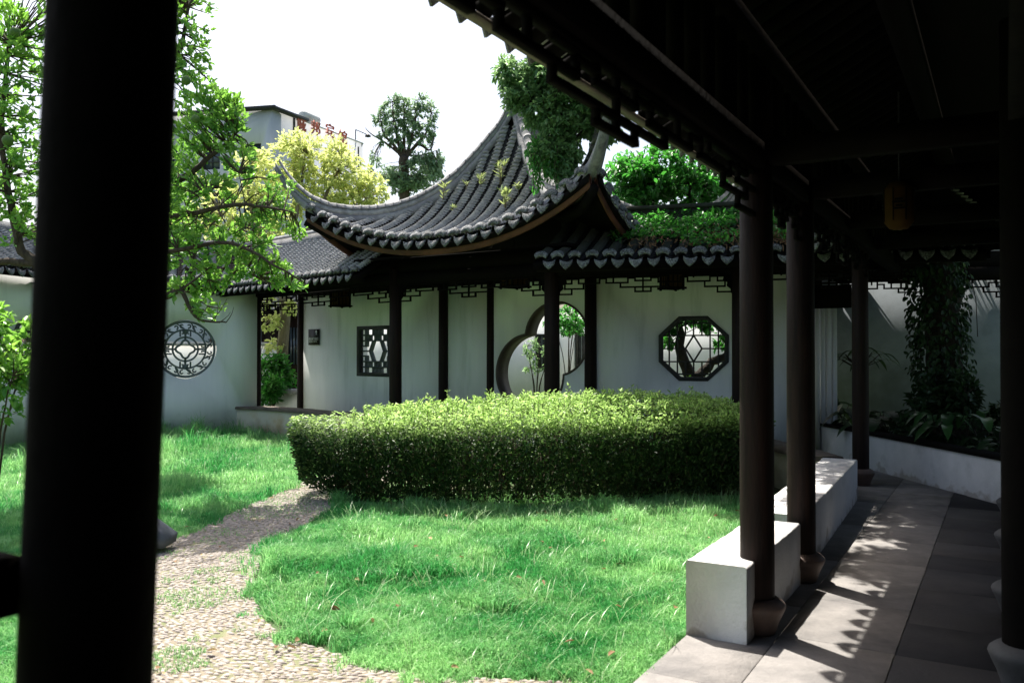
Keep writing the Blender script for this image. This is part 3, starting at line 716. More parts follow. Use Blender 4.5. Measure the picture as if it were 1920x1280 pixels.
# ---- round window wall at far left
G0=(-5.20,17.40); G1=(-8.00,16.45); G2=(-8.75,13.2); G3=(-9.4,9.5)
gw = thing("garden_wall", "white garden wall with round carved window under a tiled coping", "wall", (*G1,0))
pg = Plane(G1, G0); ug = pg.at_px(347); rz = .57
lobes = []
for i in range(64):
    a = 2*math.pi*i/64; lobes.append((ug+rz*math.cos(a)*(1+.035*abs(math.cos(2*a))**3), 1.64+rz*math.sin(a)*(1+.035*abs(math.cos(2*a))**3)))
gwall = wall_part("wall", G1, G0, -.05, 3.02, .28, [lobes], 'plaster', gw)
def round_window(pl, wall, uc, zc, r):
    S = lambda nm, pts, w, closed=False, d0=.08, d1=.20: strip(nm, pl, [(uc+x*r, zc+y*r) for x,y in pts], w*r*1.35, d0, d1, 'brick', wall, closed)
    S("outer_ring", circ(0,0,.965,48), .06, True, .05, .23); S("mid_ring", circ(0,0,.68,40), .045, True); S("inner_ring", circ(0,0,.42,36), .045, True)
    S("quatrefoil", [((.27+.05*math.cos(4*2*math.pi*i/32))*math.cos(2*math.pi*i/32), (.27+.05*math.cos(4*2*math.pi*i/32))*math.sin(2*math.pi*i/32)) for i in range(32)], .05, True)
    for k in range(4):
        a = k*math.pi/2; rot = lambda p: (p[0]*math.cos(a)-p[1]*math.sin(a), p[0]*math.sin(a)+p[1]*math.cos(a))
        S("tie_bar", [rot((.30,0)),rot((.68,0))], .05)
        for s in (1,-1): S("key_fret", [rot(p) for p in ((.44,s*.17),(.66,s*.17),(.66,s*.07),(.54,s*.07),(.54,s*.12))], .04)
    for k in range(12):
        a = (k+.5)*math.pi/6
        for s in (1,-1):
            pts = []
            for i in range(15):
                q = i/14; th = s*(q*4.6); rr = .085*(1-.72*q); cx, cy = .825*math.cos(a+s*.13), .825*math.sin(a+s*.13)
                pts.append((cx+rr*math.cos(a+math.pi/2*s*0+th+math.pi), cy+rr*math.sin(a+th+math.pi)))
            S("scroll", pts, .035)
        S("scroll_stem", [(.70*math.cos(a-.22),.70*math.sin(a-.22)),(.80*math.cos(a-.1),.80*math.sin(a-.1)),(.93*math.cos(a+.05),.93*math.sin(a+.05))], .035)
round_window(pg, gwall, ug, 1.64, rz)
straight_roof(gw, pg(0,2.98,-.35), pg(pg.L+.25,2.98,-.35), pg(0,3.80,.85), pg(pg.L+.25,3.80,.85))
pbox("ridge", pg, 0, pg.L+.2, 3.72, 3.92, .80, .95, 'ridge', gw)
pbox("eave_board", pg, 0, pg.L, 2.78, 2.93, -.30, -.22, 'woodblack', gw)
gw2 = thing("garden_wall", "shaded white garden wall at far left behind the leafy shrub", "wall", (*G2,0))
pg2 = Plane(G3, G1); u2 = pg2.at_px(45)
fl = [(u2+.42*math.cos(a)*(1+.2*math.cos(4*a)), 1.62+.42*math.sin(a)*(1+.2*math.cos(4*a))) for a in [2*math.pi*i/40 for i in range(40)]]
w2 = wall_part("wall", G3, G1, -.05, 3.02, .28, [fl], 'plaster', gw2)
strip("window_frame", pg2, [(u2+(x-u2)*1.0, 1.62+(z-1.62)*1.0) for x,z in fl], .07, -.015, .12, 'frame', w2, True)
for k in (-.2,0,.2): pbar("lattice_bar", pg2, (u2+k,1.25), (u2+k,2.0), .03, .08, .16, 'brick', w2); pbar("lattice_bar", pg2, (u2-.4,1.62+k), (u2+.4,1.62+k), .03, .085, .155, 'brick', w2)
straight_roof(gw2, pg2(0,2.98,-.35), pg2(pg2.L,2.98,-.35), pg2(0,3.80,.85), pg2(pg2.L,3.80,.85))
pbox("ridge", pg2, 0, pg2.L, 3.72, 3.92, .80, .95, 'ridge', gw2)

# ---- right walkway
rw = thing("covered_walkway", "right covered walkway with octagonal window behind the hedge", "walkway", (*C1385,0))
column(rw, *C1385, .105, 2.95)
column(rw, *B1105, .10, 2.95, base=False)
beam_pair(rw, C1035, C1385); beam_pair(rw, C1385, CEND); beam_pair(rw, B1105, BEND, 2.75)
hanging_lattice(rw, C1035, C1385, BEAMZ); hanging_lattice(rw, C1385, CEND, BEAMZ)
dR = (C1385[0]-C1035[0], C1385[1]-C1035[1])
bracket(rw, *C1035, BEAMZ, dR); bracket(rw, *C1385, BEAMZ, (-dR[0],-dR[1]))
pr = Plane(B1105, BEND); uo = pr.at_px(1300); ro = .565
octo = [(uo+ro*math.cos(R(22.5+45*i)), 1.64+ro*.94*math.sin(R(22.5+45*i))) for i in range(8)]
BW4 = (4.45, B1105[1]+(4.45-B1105[0])*(BEND[1]-B1105[1])/(BEND[0]-B1105[0]))
wr = wall_part("wall", B1105, BW4, -.05, 3.0, .26, [octo], 'plaster_old', rw)
def oct_window(pl, wall, uc, zc, r):
    k = .955
    strip("window_frame", pl, [(uc+r*k*math.cos(R(22.5+45*i)), zc+r*.94*k*math.sin(R(22.5+45*i))) for i in range(8)], .06, -.012, .14, 'frame', wall, True)
    def b(a,c,w=.022): pbar("lattice_bar", pl, (uc+a[0]*r,zc+a[1]*r), (uc+c[0]*r,zc+c[1]*r), w, .05, .10, 'frame', wall)
    lo = [(0,.36),(.22,0),(0,-.36),(-.22,0)]
    for i in range(4): b(lo[i],lo[(i+1)%4],.026)
    for x,y0,y1 in ((-.66,-.60,.60),(-.44,-.74,.74),(.44,-.74,.74),(.66,-.60,.60),(-.22,-.86,-.36),(.22,-.86,-.36),(-.22,.36,.86),(.22,.36,.86),(0,.36,.86),(0,-.86,-.36)): b((x,y0),(x,y1))
    for y,x0,x1 in ((-.36,-.86,.86),(.36,-.86,.86),(0,.22,.90),(0,-.90,-.22),(-.70,-.5,.5),(.70,-.5,.5)): b((x0,y),(x1,y))
oct_window(pr, wr, uo, 1.64, ro)
gable(rw, C1035, CEND, B1105, BEND, ext0=.10, ext1=.6, zr=3.58, tm='tile_shade', rm='tile_shade')
box_lantern("box lantern hanging above the octagonal window", W2(1260,12.3,517)[:], .24, .36, .27, .22)

# ---- pavilion
pv = thing("pavilion", "curved-roof garden pavilion with upswept tiled eaves and a double-ring opening", "pavilion", (-0.1,13.9,0))
PU = Vector((C1035[0]-C745[0], C1035[1]-C745[1], 0)).normalized(); PN = Vector((-PU.y,PU.x,0))  # PN away from camera
column(pv, *C1035, .115, 3.05)
for p in (B920,): column(pv, *p, .07, 3.0, base=False)
beam_pair(pv, C745, C1035, BEAMZ); beam_pair(pv, B832, B920, 2.75); beam_pair(pv, B920, B1105, 2.75)
hanging_lattice(pv, C745, C1035, BEAMZ)
bracket(pv, *C1035, BEAMZ, (-PU.x,-PU.y)); bracket(pv, *C745, BEAMZ, (PU.x,PU.y))
wp2 = wall_part("wall", B832, B920, -.05, 3.0, .26, [], 'plaster_old', pv)
pm = Plane(B920, B1105); uA = pm.at_px(1043); uB = pm.at_px(1000)
def two_circles(ca, ra, cb, rb, n=40):
    """outline of the union of two overlapping discs"""
    A = Vector(ca); B = Vector(cb); d = (B-A).length; ph = math.atan2(B.y-A.y, B.x-A.x)
    al = math.acos((d*d+ra*ra-rb*rb)/(2*d*ra)); be = math.acos((d*d+rb*rb-ra*ra)/(2*d*rb)); out = []
    for i in range(n): a = ph+al+(2*math.pi-2*al)*i/n; out.append((A.x+ra*math.cos(a), A.y+ra*math.sin(a)))
    for i in range(n): a = ph+math.pi+be+(2*math.pi-2*be)*i/n; out.append((B.x+rb*math.cos(a), B.y+rb*math.sin(a)))
    return out
dc = two_circles((uA,1.80),.60,(uB-.08,1.22),.66)
wp3 = wall_part("wall", B920, B1105, -.05, 3.0, .30, [dc], 'plaster_old', pv)
strip("opening_lining", pm, dc, .035, -.008, .32, 'bronze', wp3, True)
box_lantern("box lantern hanging inside the pavilion", W2(965,13.6,512)[:], .32, .44, .6, .35)
part("ceiling", [(p[0],p[1],z) for z in (3.06,3.10) for p in ((-2.6,14.0),(.75,11.75),(1.95,13.3),(1.3,14.3),(-.9,15.9),(-1.9,15.5))], [list(range(6)),list(range(6,12))[::-1]]+[(i,(i+1)%6,6+(i+1)%6,6+i) for i in range(6)], 'woodblack', pv)
# roof of the pavilion
EM = Vector((-1.13,12.45,0)); LH = 2.61; WD = 2.20
PU = Vector((.832,-.555,0)); PN = Vector((.555,.832,0)); APEX = EM+PN*WD
ZH = np.array([[0,5.80],[.1,5.20],[.2,4.78],[.3,4.41],[.4,4.14],[.5,3.95],[.6,3.83],[.7,3.77],[.8,3.76],[.9,3.80],[1.0,3.94],[1.06,4.12],[1.11,4.32],[1.16,4.60]])
def zh(k): return float(np.interp(k, ZH[:,0], ZH[:,1]))
def zc_(x): return 3.25+2.50*(.25*x+.75*x**2.5)
def roofz(side, depth, k_half):
    """height at lateral fraction side (-1..1 of eave) and depth fraction x (0 eave .. 1 apex)"""
    kw = max(1e-3, 1-depth); f = min(1, abs(side)/kw); a = zc_(depth); b = zh(kw)
    return a+(b-a)*f**2.3
def pav_face(center, U, N, L, Wd, roof, tiles=True, ends=True, nrow=22):
    def P(side, x): 
        flare = .16*abs(side)**3*(1-x)
        q = center+U*(side*(L+.0))+N*(x*Wd-flare*0.6); return Vector((q.x,q.y,roofz(side,x,0)))
    nu, nv = 24, 14; V = []; F = []
    for off in (-.06,-.16):
        for j in range(nv+1):
            x = j/nv*.985
            for i in range(nu+1):
                s = (-1+2*i/nu)*(1-x); V.append((P(s,x)+Vector((0,0,off)))[:])
    W_ = nu+1; H_ = (nv+1)*W_
    for j in range(nv):
        for i in range(nu):
            a = j*W_+i; F += [(a,a+1,a+W_+1,a+W_),(H_+a,H_+a+W_,H_+a+W_+1,H_+a+1)]
    for i in range(nu): F.append((i,H_+i,H_+i+1,i+1))
    deck = part("roof_deck", V, F, 'woodblack', roof)
    # fascia board that follows the eave
    V = []; F = []; nb = 40
    for i in range(nb+1):
        s = -1+2*i/nb
        for (dn, dz) in ((.03,-.055),(.03,-.235),(.07,-.235),(.07,-.055)): p = P(s,0)+N*dn+Vector((0,0,dz)); V.append(p[:])
    for i in range(nb):
        for k in range(4): F.append((i*4+k,i*4+(k+1)%4,(i+1)*4+(k+1)%4,(i+1)*4+k))
    part("fascia_board", V, F, 'fascia', roof)
    if tiles:
        curves = []
        for i in range(nrow):
            s = -1+2*(i+.5)/nrow; xm = max(.02, 1-abs(s)-.03)
            curves.append(lambda t, s=s, xm=xm: P(s, t*xm)+Vector((0,0,.0)))
        slope_tiles(deck, curves, U, -N, ends=ends, sc=1.06)
proof = part("roof", *lathe_vf([(.16,0),(.20,.05),(.15,.12),(.10,.22),(.14,.30),(.12,.40),(.03,.55)],16), 'ridge', pv, smooth=True)
proof.data.transform(Matrix.Translation((APEX.x,APEX.y,5.75)))
pav_face(EM, PU, PN, LH, WD, proof)
pav_face(APEX+PU*LH, PN, -PU, WD, LH, proof, nrow=19)
pav_face(APEX-PU*LH, -PN, PU, WD, LH, proof, nrow=19)
pav_face(APEX+PN*WD, -PU, -PN, LH, WD, proof, tiles=False)
def hip(corner, name="hip_ridge"):
    c = Vector(corner)-APEX; c.z = 0; d = c.normalized(); n = Vector((-d.y,d.x,0))
    ks = np.linspace(.03,1.16,60)
    def sweep(nm, prof, m, k0=0, k1=60, dz=0):
        V = []; F = []; kk = ks[k0:k1]; q = len(prof)
        for j,k in enumerate(kk):
            p = APEX+c*k; z = zh(k)+dz; tp = 1.0-.55*max(0,(k-.90)/.26)
            for (w,h) in prof: V.append((p.x+n.x*w*tp, p.y+n.y*w*tp, z+h*tp))
        for j in range(len(kk)-1):
            for i in range(q): F.append((j*q+i,j*q+(i+1)%q,(j+1)*q+(i+1)%q,(j+1)*q+i))
        F += [list(range(q))[::-1], [(len(kk)-1)*q+i for i in range(q)]]
        return part(nm, V, F, m, proof)
    sweep("hip_ridge", [(-.12,-.12),(.12,-.12),(.11,.02),(.075,.05),(-.075,.05),(-.11,.02)], 'ridge')
    sweep("hip_ridge_band", [(-.07,.051),(.07,.051),(.07,.15),(-.07,.15)], 'tile')
    # round cap tiles, one by one
    i = 0
    while i < 57:
        k0, k1 = ks[i], ks[min(59,i+2)]; V = []; F = []; q = 7
        for (k, rr, dz) in ((k0,.088,.004),(k0+.8*(k1-k0),.082,.0),(k1,.092,.004)):
            p = APEX+c*k; z = zh(k)+.152+dz
            for s in range(q):
                a = math.pi*s/(q-1); V.append((p.x+n.x*rr*math.cos(a), p.y+n.y*rr*math.cos(a), z+.075*math.sin(a)))
        for j in range(2):
            for s in range(q-1): F.append((j*q+s,j*q+s+1,(j+1)*q+s+1,(j+1)*q+s))
        F += [list(range(q)), [2*q+s for s in range(q)][::-1]]
        part("ridge_cap_tile", V, F, 'ridge', proof); i += 2
    # upswept lime-plastered horn at the corner
    mb = MB(); pts = []; rad = []
    for k, r in ((.93,.07),(.99,.105),(1.02,.085),(1.05,.105),(1.08,.075),(1.11,.085),(1.135,.06),(1.155,.06),(1.165,.03)):
        p = APEX+c*k; pts.append((p.x,p.y,zh(min(k,1.16))-.02)); rad.append(r)
    lime = (Vector(corner)-APEX).dot(PU) > 0; mb.tube(pts, [q*.78 for q in rad] if lime else [q*.6 for q in rad], 10); mb.build("eave_horn", 'ridge_lime' if lime else 'ridge', proof, smooth=True)
    # corner beam beneath
    mb = MB(); pts = [(APEX+c*k) for k in (.45,.7,.9,1.02)]
    mb.tube([(p.x,p.y,zh(k)-.30) for p,k in zip(pts,(.45,.7,.9,1.02))], [.09,.09,.08,.06], 8); mb.build("corner_beam", 'woodblack', proof)
for sx, sy in ((-1,-1),(1,-1),(1,1),(-1,1)): hip(APEX+PU*(LH*sx)+PN*(WD*sy))

# ------------------------------------------------------------------ near corridor (the viewer stands in it)
nc = thing("timber_corridor", "dark timber corridor with brown columns that the viewer stands in", "corridor", CS(4.95,-1.23)[:])
SPOST = .84
for s, t in ((4.95,-1.235),(6.2,-1.24),(10.95,-1.50)): column(nc, *CS(s,t)[:2], .096, 3.2)
column(nc, -.705, 1.34, .098, 3.3, lean=(.036,0), m='woodblack')  # post in the blacker timber, its unlit look put into the colour
column(nc, *CS(-1.9,-1.23)[:2], .096, 3.2)
for s in (4.9,6.15,7.9,9.6,2.2+0*9): 
    if s > 3: column(nc, *CS(s-.12,.075)[:2], .096, 3.2, bm_='drum_grey', m='woodblack')  # columns in the dark use blacker timber, with shade in the colour
def cbox(name, s0, s1, t0, t1, z0, z1, m, parent):
    V = [CS(s,t,z)[:] for s in (s0,s1) for t in (t0,t1) for z in (z0,z1)]; return part(name, V, CUBE_F, m, parent)
TE, ZE, TR, ZR = -2.17, 3.25, -.58, 4.05
S0, S1 = -3.6, 12.6
cbox("beam", S0, S1, -1.29, -1.17, 2.63, 2.78, 'woodblack', nc)
cbox("purlin", S0, S1, -1.30, -1.16, 3.26, 3.40, 'woodblack', nc)
cbox("beam", S0, S1, .02, .14, 2.70, 2.9, 'woodblack', nc)
cbox("purlin", S0, S1, -.66,-.50, 3.70, 3.84, 'woodblack', nc)
k = 0; s = S0+.2
while s < S1-.2:       # short struts between beam and purlin
    w = .10 if k % 4 else .26
    cbox("strut", s, s+w, -1.262, -1.198, 2.781, 3.259, 'woodblack', nc); s += w+.13; k += 1
for s in (-1.9,SPOST,4.95,6.2,7.9,9.6): cbox("tie_beam", s-.05, s+.05, -1.15, .08, 2.66, 2.80, 'woodblack', nc); cbox("tie_beam", s-.04, s+.04, -2.0, -1.16, 3.10, 3.20, 'woodblack', nc)
def lerpz(t): return ZE+(ZR-ZE)*(t-TE)/(TR-TE) if t <= TR else ZR-(ZR-ZE)*(t-TR)/(1.0+.58)*.75
cbox('gable_board', S1-.05, S1-.002, -1.2, 3.1, 2.9, 4.0, 'woodblack', nc)
# roof deck: outer sheet and whitewashed ceiling bricks between rafters
V = [CS(s,t,z)[:] for s in (S0,S1) for (t,z) in ((TE,ZE),(TR,ZR),(3.2,lerpz(1.6)),(3.2,lerpz(1.6)+.2),(TR,ZR+.22),(TE,ZE+.07))]
F = [(0,1,7,6),(1,2,8,7),(2,3,9,8),(3,4,10,9),(4,5,11,10),(5,0,6,11),(0,5,4,3,2,1),(6,7,8,9,10,11)]
nroof = part("roof_deck", V, F, 'woodblack', nc)
s = S0+.1
while s < S1-.1:
    a = CS(s,TE+.03,ZE-.045); b = CS(s,TR,ZR-.045); bar("rafter", a, b, .07, .08, 'woodblack', nc); bar("ceiling_brick", CS(s+.115,TE+.02,ZE+.004), CS(s+.115,TE+.42,ZE+.004+.40*(ZR-ZE)/(TR-TE)), .155, .012, 'plaster', nc); s += .23
cbox("eave_batten", S0, S1, TE+.01, TE+.075, ZE-.105, ZE-.085, 'cap', nc)
latc = CS(0,1)-CS(0,0)
def near_eave():
    lat = CS(1,0)-CS(0,0); out = CS(0,-1)-CS(0,0); n = int((S1-S0)/.235); cur = []
    for i in range(n):
        s = S0+.12+i*.235
        cur.append(lambda t, s=s: CS(s,TE-.05+t*.55,ZE+.10+t*.55*.6))
    slope_tiles(nroof, cur, lat, out)
near_eave()
for a,b in ((4.95,6.2),(6.2,7.9),(7.9,9.6)): hanging_lattice(nc, CS(a,-1.23)[:2], CS(b,-1.23)[:2], 2.63, row=.058, w=.026)
hanging_lattice(nc, CS(SPOST,-1.23)[:2], CS(4.95,-1.23)[:2], 2.63, row=.058, w=.026)
cbox("handrail", -1.82, SPOST-.085, -1.39, -1.30, 1.20, 1.29, 'woodblack', nc)
for q in range(7): cbox("baluster", -1.7+q*.36, -1.66+q*.36, -1.36, -1.33, .45, 1.199, 'woodblack', nc)
cbox("seat_plank", -1.82, SPOST-.085, -1.42, -1.03, .40, .449, 'woodblack', nc)
# unseen timber partition added to keep light out of the corridor
cw = thing("light_block_partition", "unseen dark timber partition added to keep light out of the near corridor", "partition", CS(2,2.6)[:])
for q in range(14): cbox("wall_panel", -3.5+q*.9, -2.61+q*.9, 2.55, 2.63, 0.0, 3.05, 'woodblack', cw)
for q in range(6): cbox("wall_panel", -3.56, -3.50, -1.15+q*.6, -.56+q*.6, 0.0, 3.05, 'woodblack', cw)
# amber lantern in the near corridor
def amber_lantern():
    c = CS(6.1,-.6,0); x, y = (1687-960)/1600*5.6, 5.6; z = 1.6+(658-385)/1600*5.6
    t = thing("hanging_lantern", "amber paper lantern with dark emblem hanging in the dark near corridor", "lantern", (x,y,z-.16), "lanterns hanging under the walkway roofs")
    pr = [(.045,-.155),(.062,-.150),(.097,-.105),(.097,.105),(.062,.150),(.045,.155)]
    V, F = lathe_vf(pr, 8); part("paper_shade", [(a+x,b+y,cc+z) for a,b,cc in V], F, 'paper', t)
    for k in range(8):
        a = 2*math.pi*k/8; P = lambda r,h: (x+r*math.cos(a), y+r*math.sin(a), z+h)
        bar("rib", P(.099,-.105), P(.099,.105), .006,.006, 'woodblack', t, up=(math.cos(a),math.sin(a),0))
    rod("hanging_rod", (x,y,z+.15), (x,y,z+.75), .005, 'darkmetal', t)
    for (w,h) in ((.05,.03),(.08,.012),(.04,-.012),(.07,-.03)):
        d = Vector((-x,-y,0)).normalized(); s_ = Vector((-d.y,d.x,0)); q = Vector((x,y,z+h))+d*.0985
        bar("emblem", q-s_*w/2, q+s_*w/2, .004,.012,'woodblack', t)
amber_lantern()

# ------------------------------------------------------------------ vegetation
def rand_unit(n):
    v = RNG.normal(size=(n,3)); return unit(v)
def tree(name, label, cat, base, limbs, clumps, leafm, barkm, leaf_len, leaf_w, group=None, twig_r=.006, per_twig=9, droop=.15, face_up=.8, light_top=True, branch_n=7, crown="crown", wind=0.0):
    """limbs: list of (pts, r0, r1); clumps: list of (centre, (rx,ry,rz), n_twigs)"""
    t = thing(name, label, cat, base, group)
    mb = MB(); allp = []
    for pts, r0, r1 in limbs:
        sp = smooth_path(pts, 5, jit=min(.03, r1*.8)); n = len(sp); rd = [r0+(r1-r0)*i/(n-1) for i in range(n)]
        mb.tube(sp, rd, branch_n); allp += [p for p in sp[max(1,n//3):]]
    AP = np.array([p[:] for p in allp]) if allp else None
    P = []; D = []; N = []; rn = []
    for (c, r, nt) in clumps:
        c = np.array(c); r = np.array(r)
        for k in range(nt):
            u = rand_unit(1)[0]; q = c+u*r*RNG.uniform(.45,1.0)
            # twig starts on the closest limb point or nearer the clump centre
            if AP is not None:
                dd = np.linalg.norm(AP-q, axis=1); j = int(np.argmin(dd)); st = AP[j]
                if dd[j] > max(r)*1.4: st = c+(q-c)*.1
            else: st = c
            mid = st+(q-st)*.5+RNG.normal(size=3)*.06*np.linalg.norm(q-st)+np.array([0,0,.05*np.linalg.norm(q-st)])
            if k % 2 == 0 or nt < 40: mb.tube([st,mid,q], [twig_r*1.6,twig_r*1.2,twig_r*.6], 4)
            dirv = unit(q-mid)
            for i in range(per_twig):
                f = RNG.uniform(.35,1.05) if i else 1.0
                p = (mid+(q-mid)*f) + RNG.normal(size=3)*leaf_len*.22
                d = unit(dirv*.7+rand_unit(1)[0]*.8+np.array([0,0,-droop])); P.append(p); D.append(d)
                N.append(rand_unit(1)[0]*(1-face_up)+np.array([0,0,face_up])); 
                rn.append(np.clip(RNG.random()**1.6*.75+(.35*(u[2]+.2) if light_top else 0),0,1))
    tr = mb.build("trunk", barkm, t, smooth=True)
    n = len(P); sz = RNG.uniform(.7,1.2,n)
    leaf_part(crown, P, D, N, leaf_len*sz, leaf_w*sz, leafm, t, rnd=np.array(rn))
    return t
def pt(px, y, d): return W2(px, d, y)[:]
# citrus tree left
D0 = 9.8
cl = []
def cpx(px, y, rx, ry, n, d=D0, dd=.5): cl.append((pt(px,y,d), (rx/1600*d, dd, ry/1600*d), int(n*.72)))
for a in ((345,40,42,55,34),(352,130,45,55,46),(395,190,52,50,60),(360,250,55,55,66),(430,225,45,45,50),(450,300,45,40,46),(350,340,50,50,46),(400,355,60,45,36),(345,430,45,55,52),(400,450,60,45,40),
          (470,440,50,38,40),(500,400,38,28,26),(520,350,28,22,16),(460,500,60,36,62),(510,510,40,32,40),(380,520,50,34,44),(556,528,24,14,11),(350,548,34,22,20),(388,585,26,20,13),(545,440,22,20,12)): cpx(*a)
for a in ((20,50,60,60,70),(50,130,50,60,60),(15,220,60,60,66),(55,300,45,50,40),(10,360,60,50,50),(40,430,50,40,40),(-40,150,60,150,70),(180,150,90,120,80),(190,330,90,90,60),(200,460,80,60,40),(250,60,60,60,46),(140,30,60,60,40)): cpx(*a)
for a in ((310,420,50,60,110),(300,340,50,60,110),(270,260,60,70,110),(280,480,60,50,110),(250,350,60,90,110)): cpx(*a, d=11.5, dd=.7)
cl.append(((-4.6,10.2,6.1),(1.2,1.0,.6),140))
B = pt(178,800,D0); B = (B[0],B[1],-.05)
limbs = [([B, pt(182,700,D0), pt(170,600,D0), pt(160,545,D0)], .13, .10),
 ([pt(160,545,D0), pt(95,500,D0), pt(40,470,D0), pt(20,380,D0), pt(0,250,D0), pt(15,80,D0)], .075, .02),
 ([pt(160,545,D0), pt(175,470,D0), pt(230,400,D0), pt(320,346,D0), pt(385,300,D0), pt(440,250,D0)], .085, .016),
 ([pt(175,470,D0), pt(190,330,D0), pt(250,200,D0), pt(330,100,D0), pt(350,10,D0)], .07, .014),
 ([pt(178,600,D0), pt(250,575,D0-.2), pt(318,553,D0-.3), pt(336,541,D0-.3), pt(352,570,D0-.3), pt(372,598,D0-.3), pt(424,604,D0-.3)], .05, .008),
 ([pt(336,541,D0-.3), pt(350,536,D0-.3), pt(395,500,D0-.2)], .02, .008),
 ([pt(230,400,D0), pt(330,405,D0), pt(430,384,D0-.2), pt(500,388,D0-.3), pt(545,396,D0-.3)], .04, .008),
 ([pt(200,480,D0), pt(320,470,D0-.2), pt(430,455,D0-.3), pt(520,500,D0-.4), pt(572,530,D0-.4)], .035, .006),
 ([pt(90,497,D0), pt(0,490,D0), pt(-60,470,D0)], .05, .03)]
for _ in range(26):     # bare wiry shoots among the leaves
    a = (random.uniform(330,480), random.uniform(330,520)); b = (a[0]+random.uniform(-30,70), a[1]+random.uniform(-70,60))
    dd = D0+random.uniform(-.5,.4); limbs.append(([pt(*a,dd), pt((a[0]+b[0])/2+random.uniform(-10,10),(a[1]+b[1])/2-8,dd), pt(*b,dd)], .008, .003))
for a,b in (((372,596),(395,560)),((395,603),(425,560)),((410,605),(432,585)),((360,585),(345,555)),((424,604),(438,575)),((400,604),(408,570))):
    limbs.append(([pt(*a,D0-.3), pt((a[0]+b[0])/2+3,(a[1]+b[1])/2,D0-.3), pt(*b,D0-.3)], .006, .002))
cit = tree("citrus_tree", "leafy green pomelo tree with round green fruit behind the dark left post", "tree", B, limbs, cl, 'leaf_citrus', 'bark', .088, .036, per_twig=11, droop=-.35, face_up=.3)
def fruit(c, r):
    V, F = lathe_vf([(.02*r,-r),(.45*r,-.9*r),(.80*r,-.6*r),(.98*r,-.15*r),(.97*r,.25*r),(.75*r,.68*r),(.40*r,.92*r),(.02*r,1.0*r)],16)
    part("fruit", [(a+c[0],b+c[1],z+c[2]) for a,b,z in V], F, 'fruit', cit, smooth=True)
for px,y,d,r in ((347,149,9.35,.052),(365,222,9.3,.047),(24,58,9.4,.055),(12,262,9.3,.06),(92,38,9.5,.05)): fruit(pt(px,y,d), r)

# yellow-green tree behind the left walkway
yc = []
for px,y,rx,ry,n in ((480,330,60,50,60),(530,300,60,50,80),(590,290,60,45,90),(640,320,60,45,90),(600,350,90,50,130),(690,350,40,40,60),(540,370,80,50,110),(670,380,55,35,80),(460,400,60,50,70),(400,380,60,60,60),(500,440,60,40,60),(350,420,50,50,40),(640,275,25,22,16),(560,262,35,25,26)):
    yc.append((pt(px,y,21.5), (rx/1600*21.5, 1.0, ry/1600*21.5), n))
for px,y,rx,ry,n in ((505,600,22,20,16),(515,650,18,16,10),(545,575,16,16,10),(500,560,22,18,12)): yc.append((pt(px,y,19.9),(rx/80.,.3,ry/80.),n))
tb = (-5.42,20.2,-.05)
tree("broadleaf_tree", "yellow-green tree with pale trunk behind the left walkway roof", "tree", tb,
     [([tb,(-5.42,20.2,1.5),(-5.38,20.25,2.8),(-5.45,20.4,3.6)],.15,.11), ([(-5.45,20.4,3.6),(-5.0,20.9,4.6),(-4.6,21.3,5.6),(-4.3,21.5,6.3)],.09,.02), ([(-5.45,20.4,3.6),(-6.2,20.9,4.6),(-6.6,21.3,5.6),(-6.7,21.5,6.4)],.09,.02),
      ([(-5.45,20.4,3.6),(-5.3,21,5),(-5.2,21.4,6.6)],.08,.02), ([(-5.0,20.9,4.6),(-4.2,21.2,5.0),(-3.6,21.5,5.5)],.05,.012), ([(-6.2,20.9,4.6),(-7.2,21.2,5.0)],.05,.012)],
     yc, 'leaf_yellow', 'barkpale', .135, .06, per_twig=9, droop=.2, face_up=.6)

# tall vase-shaped tree in the centre
cc = []; DC = 34
for px,y,rx,ry,n in ((716,222,18,22,60),(732,200,18,20,50),(752,188,16,14,40),(766,200,22,22,60),(788,194,18,16,50),(806,212,16,22,50),(810,240,12,18,34),(775,235,30,26,80),(745,245,26,24,70),(724,262,18,20,40),(796,264,18,16,36),(762,222,30,24,90),(757,262,26,18,50)): cc.append((pt(px,y,DC),(rx/1600*DC,.7,ry/1600*DC),int(n*.42)))
for px,y,rx,ry,n in ((745,335,30,25,110),(790,310,32,24,110),(815,300,20,18,50),(765,345,40,20,100),(810,335,28,22,80),(700,320,20,26,40)): cc.append((pt(px,y,DC),(rx/1600*DC,.9,ry/1600*DC),int(n*.8)))
tb = (pt(757,600,DC)[0],DC,-.05)
tl = [([tb,(tb[0],DC,4),pt(757,330,DC),pt(757,296,DC)],.24,.19)]
for px,y in ((712,215),(735,190),(757,185),(782,187),(808,210),(815,245)): tl.append(([pt(757,300,DC), pt(757+(px-757)*.45,270,DC), pt(757+(px-757)*.85,y+35,DC), pt(px,y,DC)], .09,.014))
tl.append(([pt(745,285,DC),pt(715,262,DC),pt(695,250,DC),pt(684,238,DC)],.05,.012)); tl.append(([pt(765,290,DC),pt(790,290,DC),pt(822,280,DC)],.05,.012))
tree("camphor_tree", "tall vase-shaped tree standing against the white sky beyond the pavilion", "tree", tb, tl, cc, 'leaf_far', 'bark', .17, .075, per_twig=10, twig_r=.010)

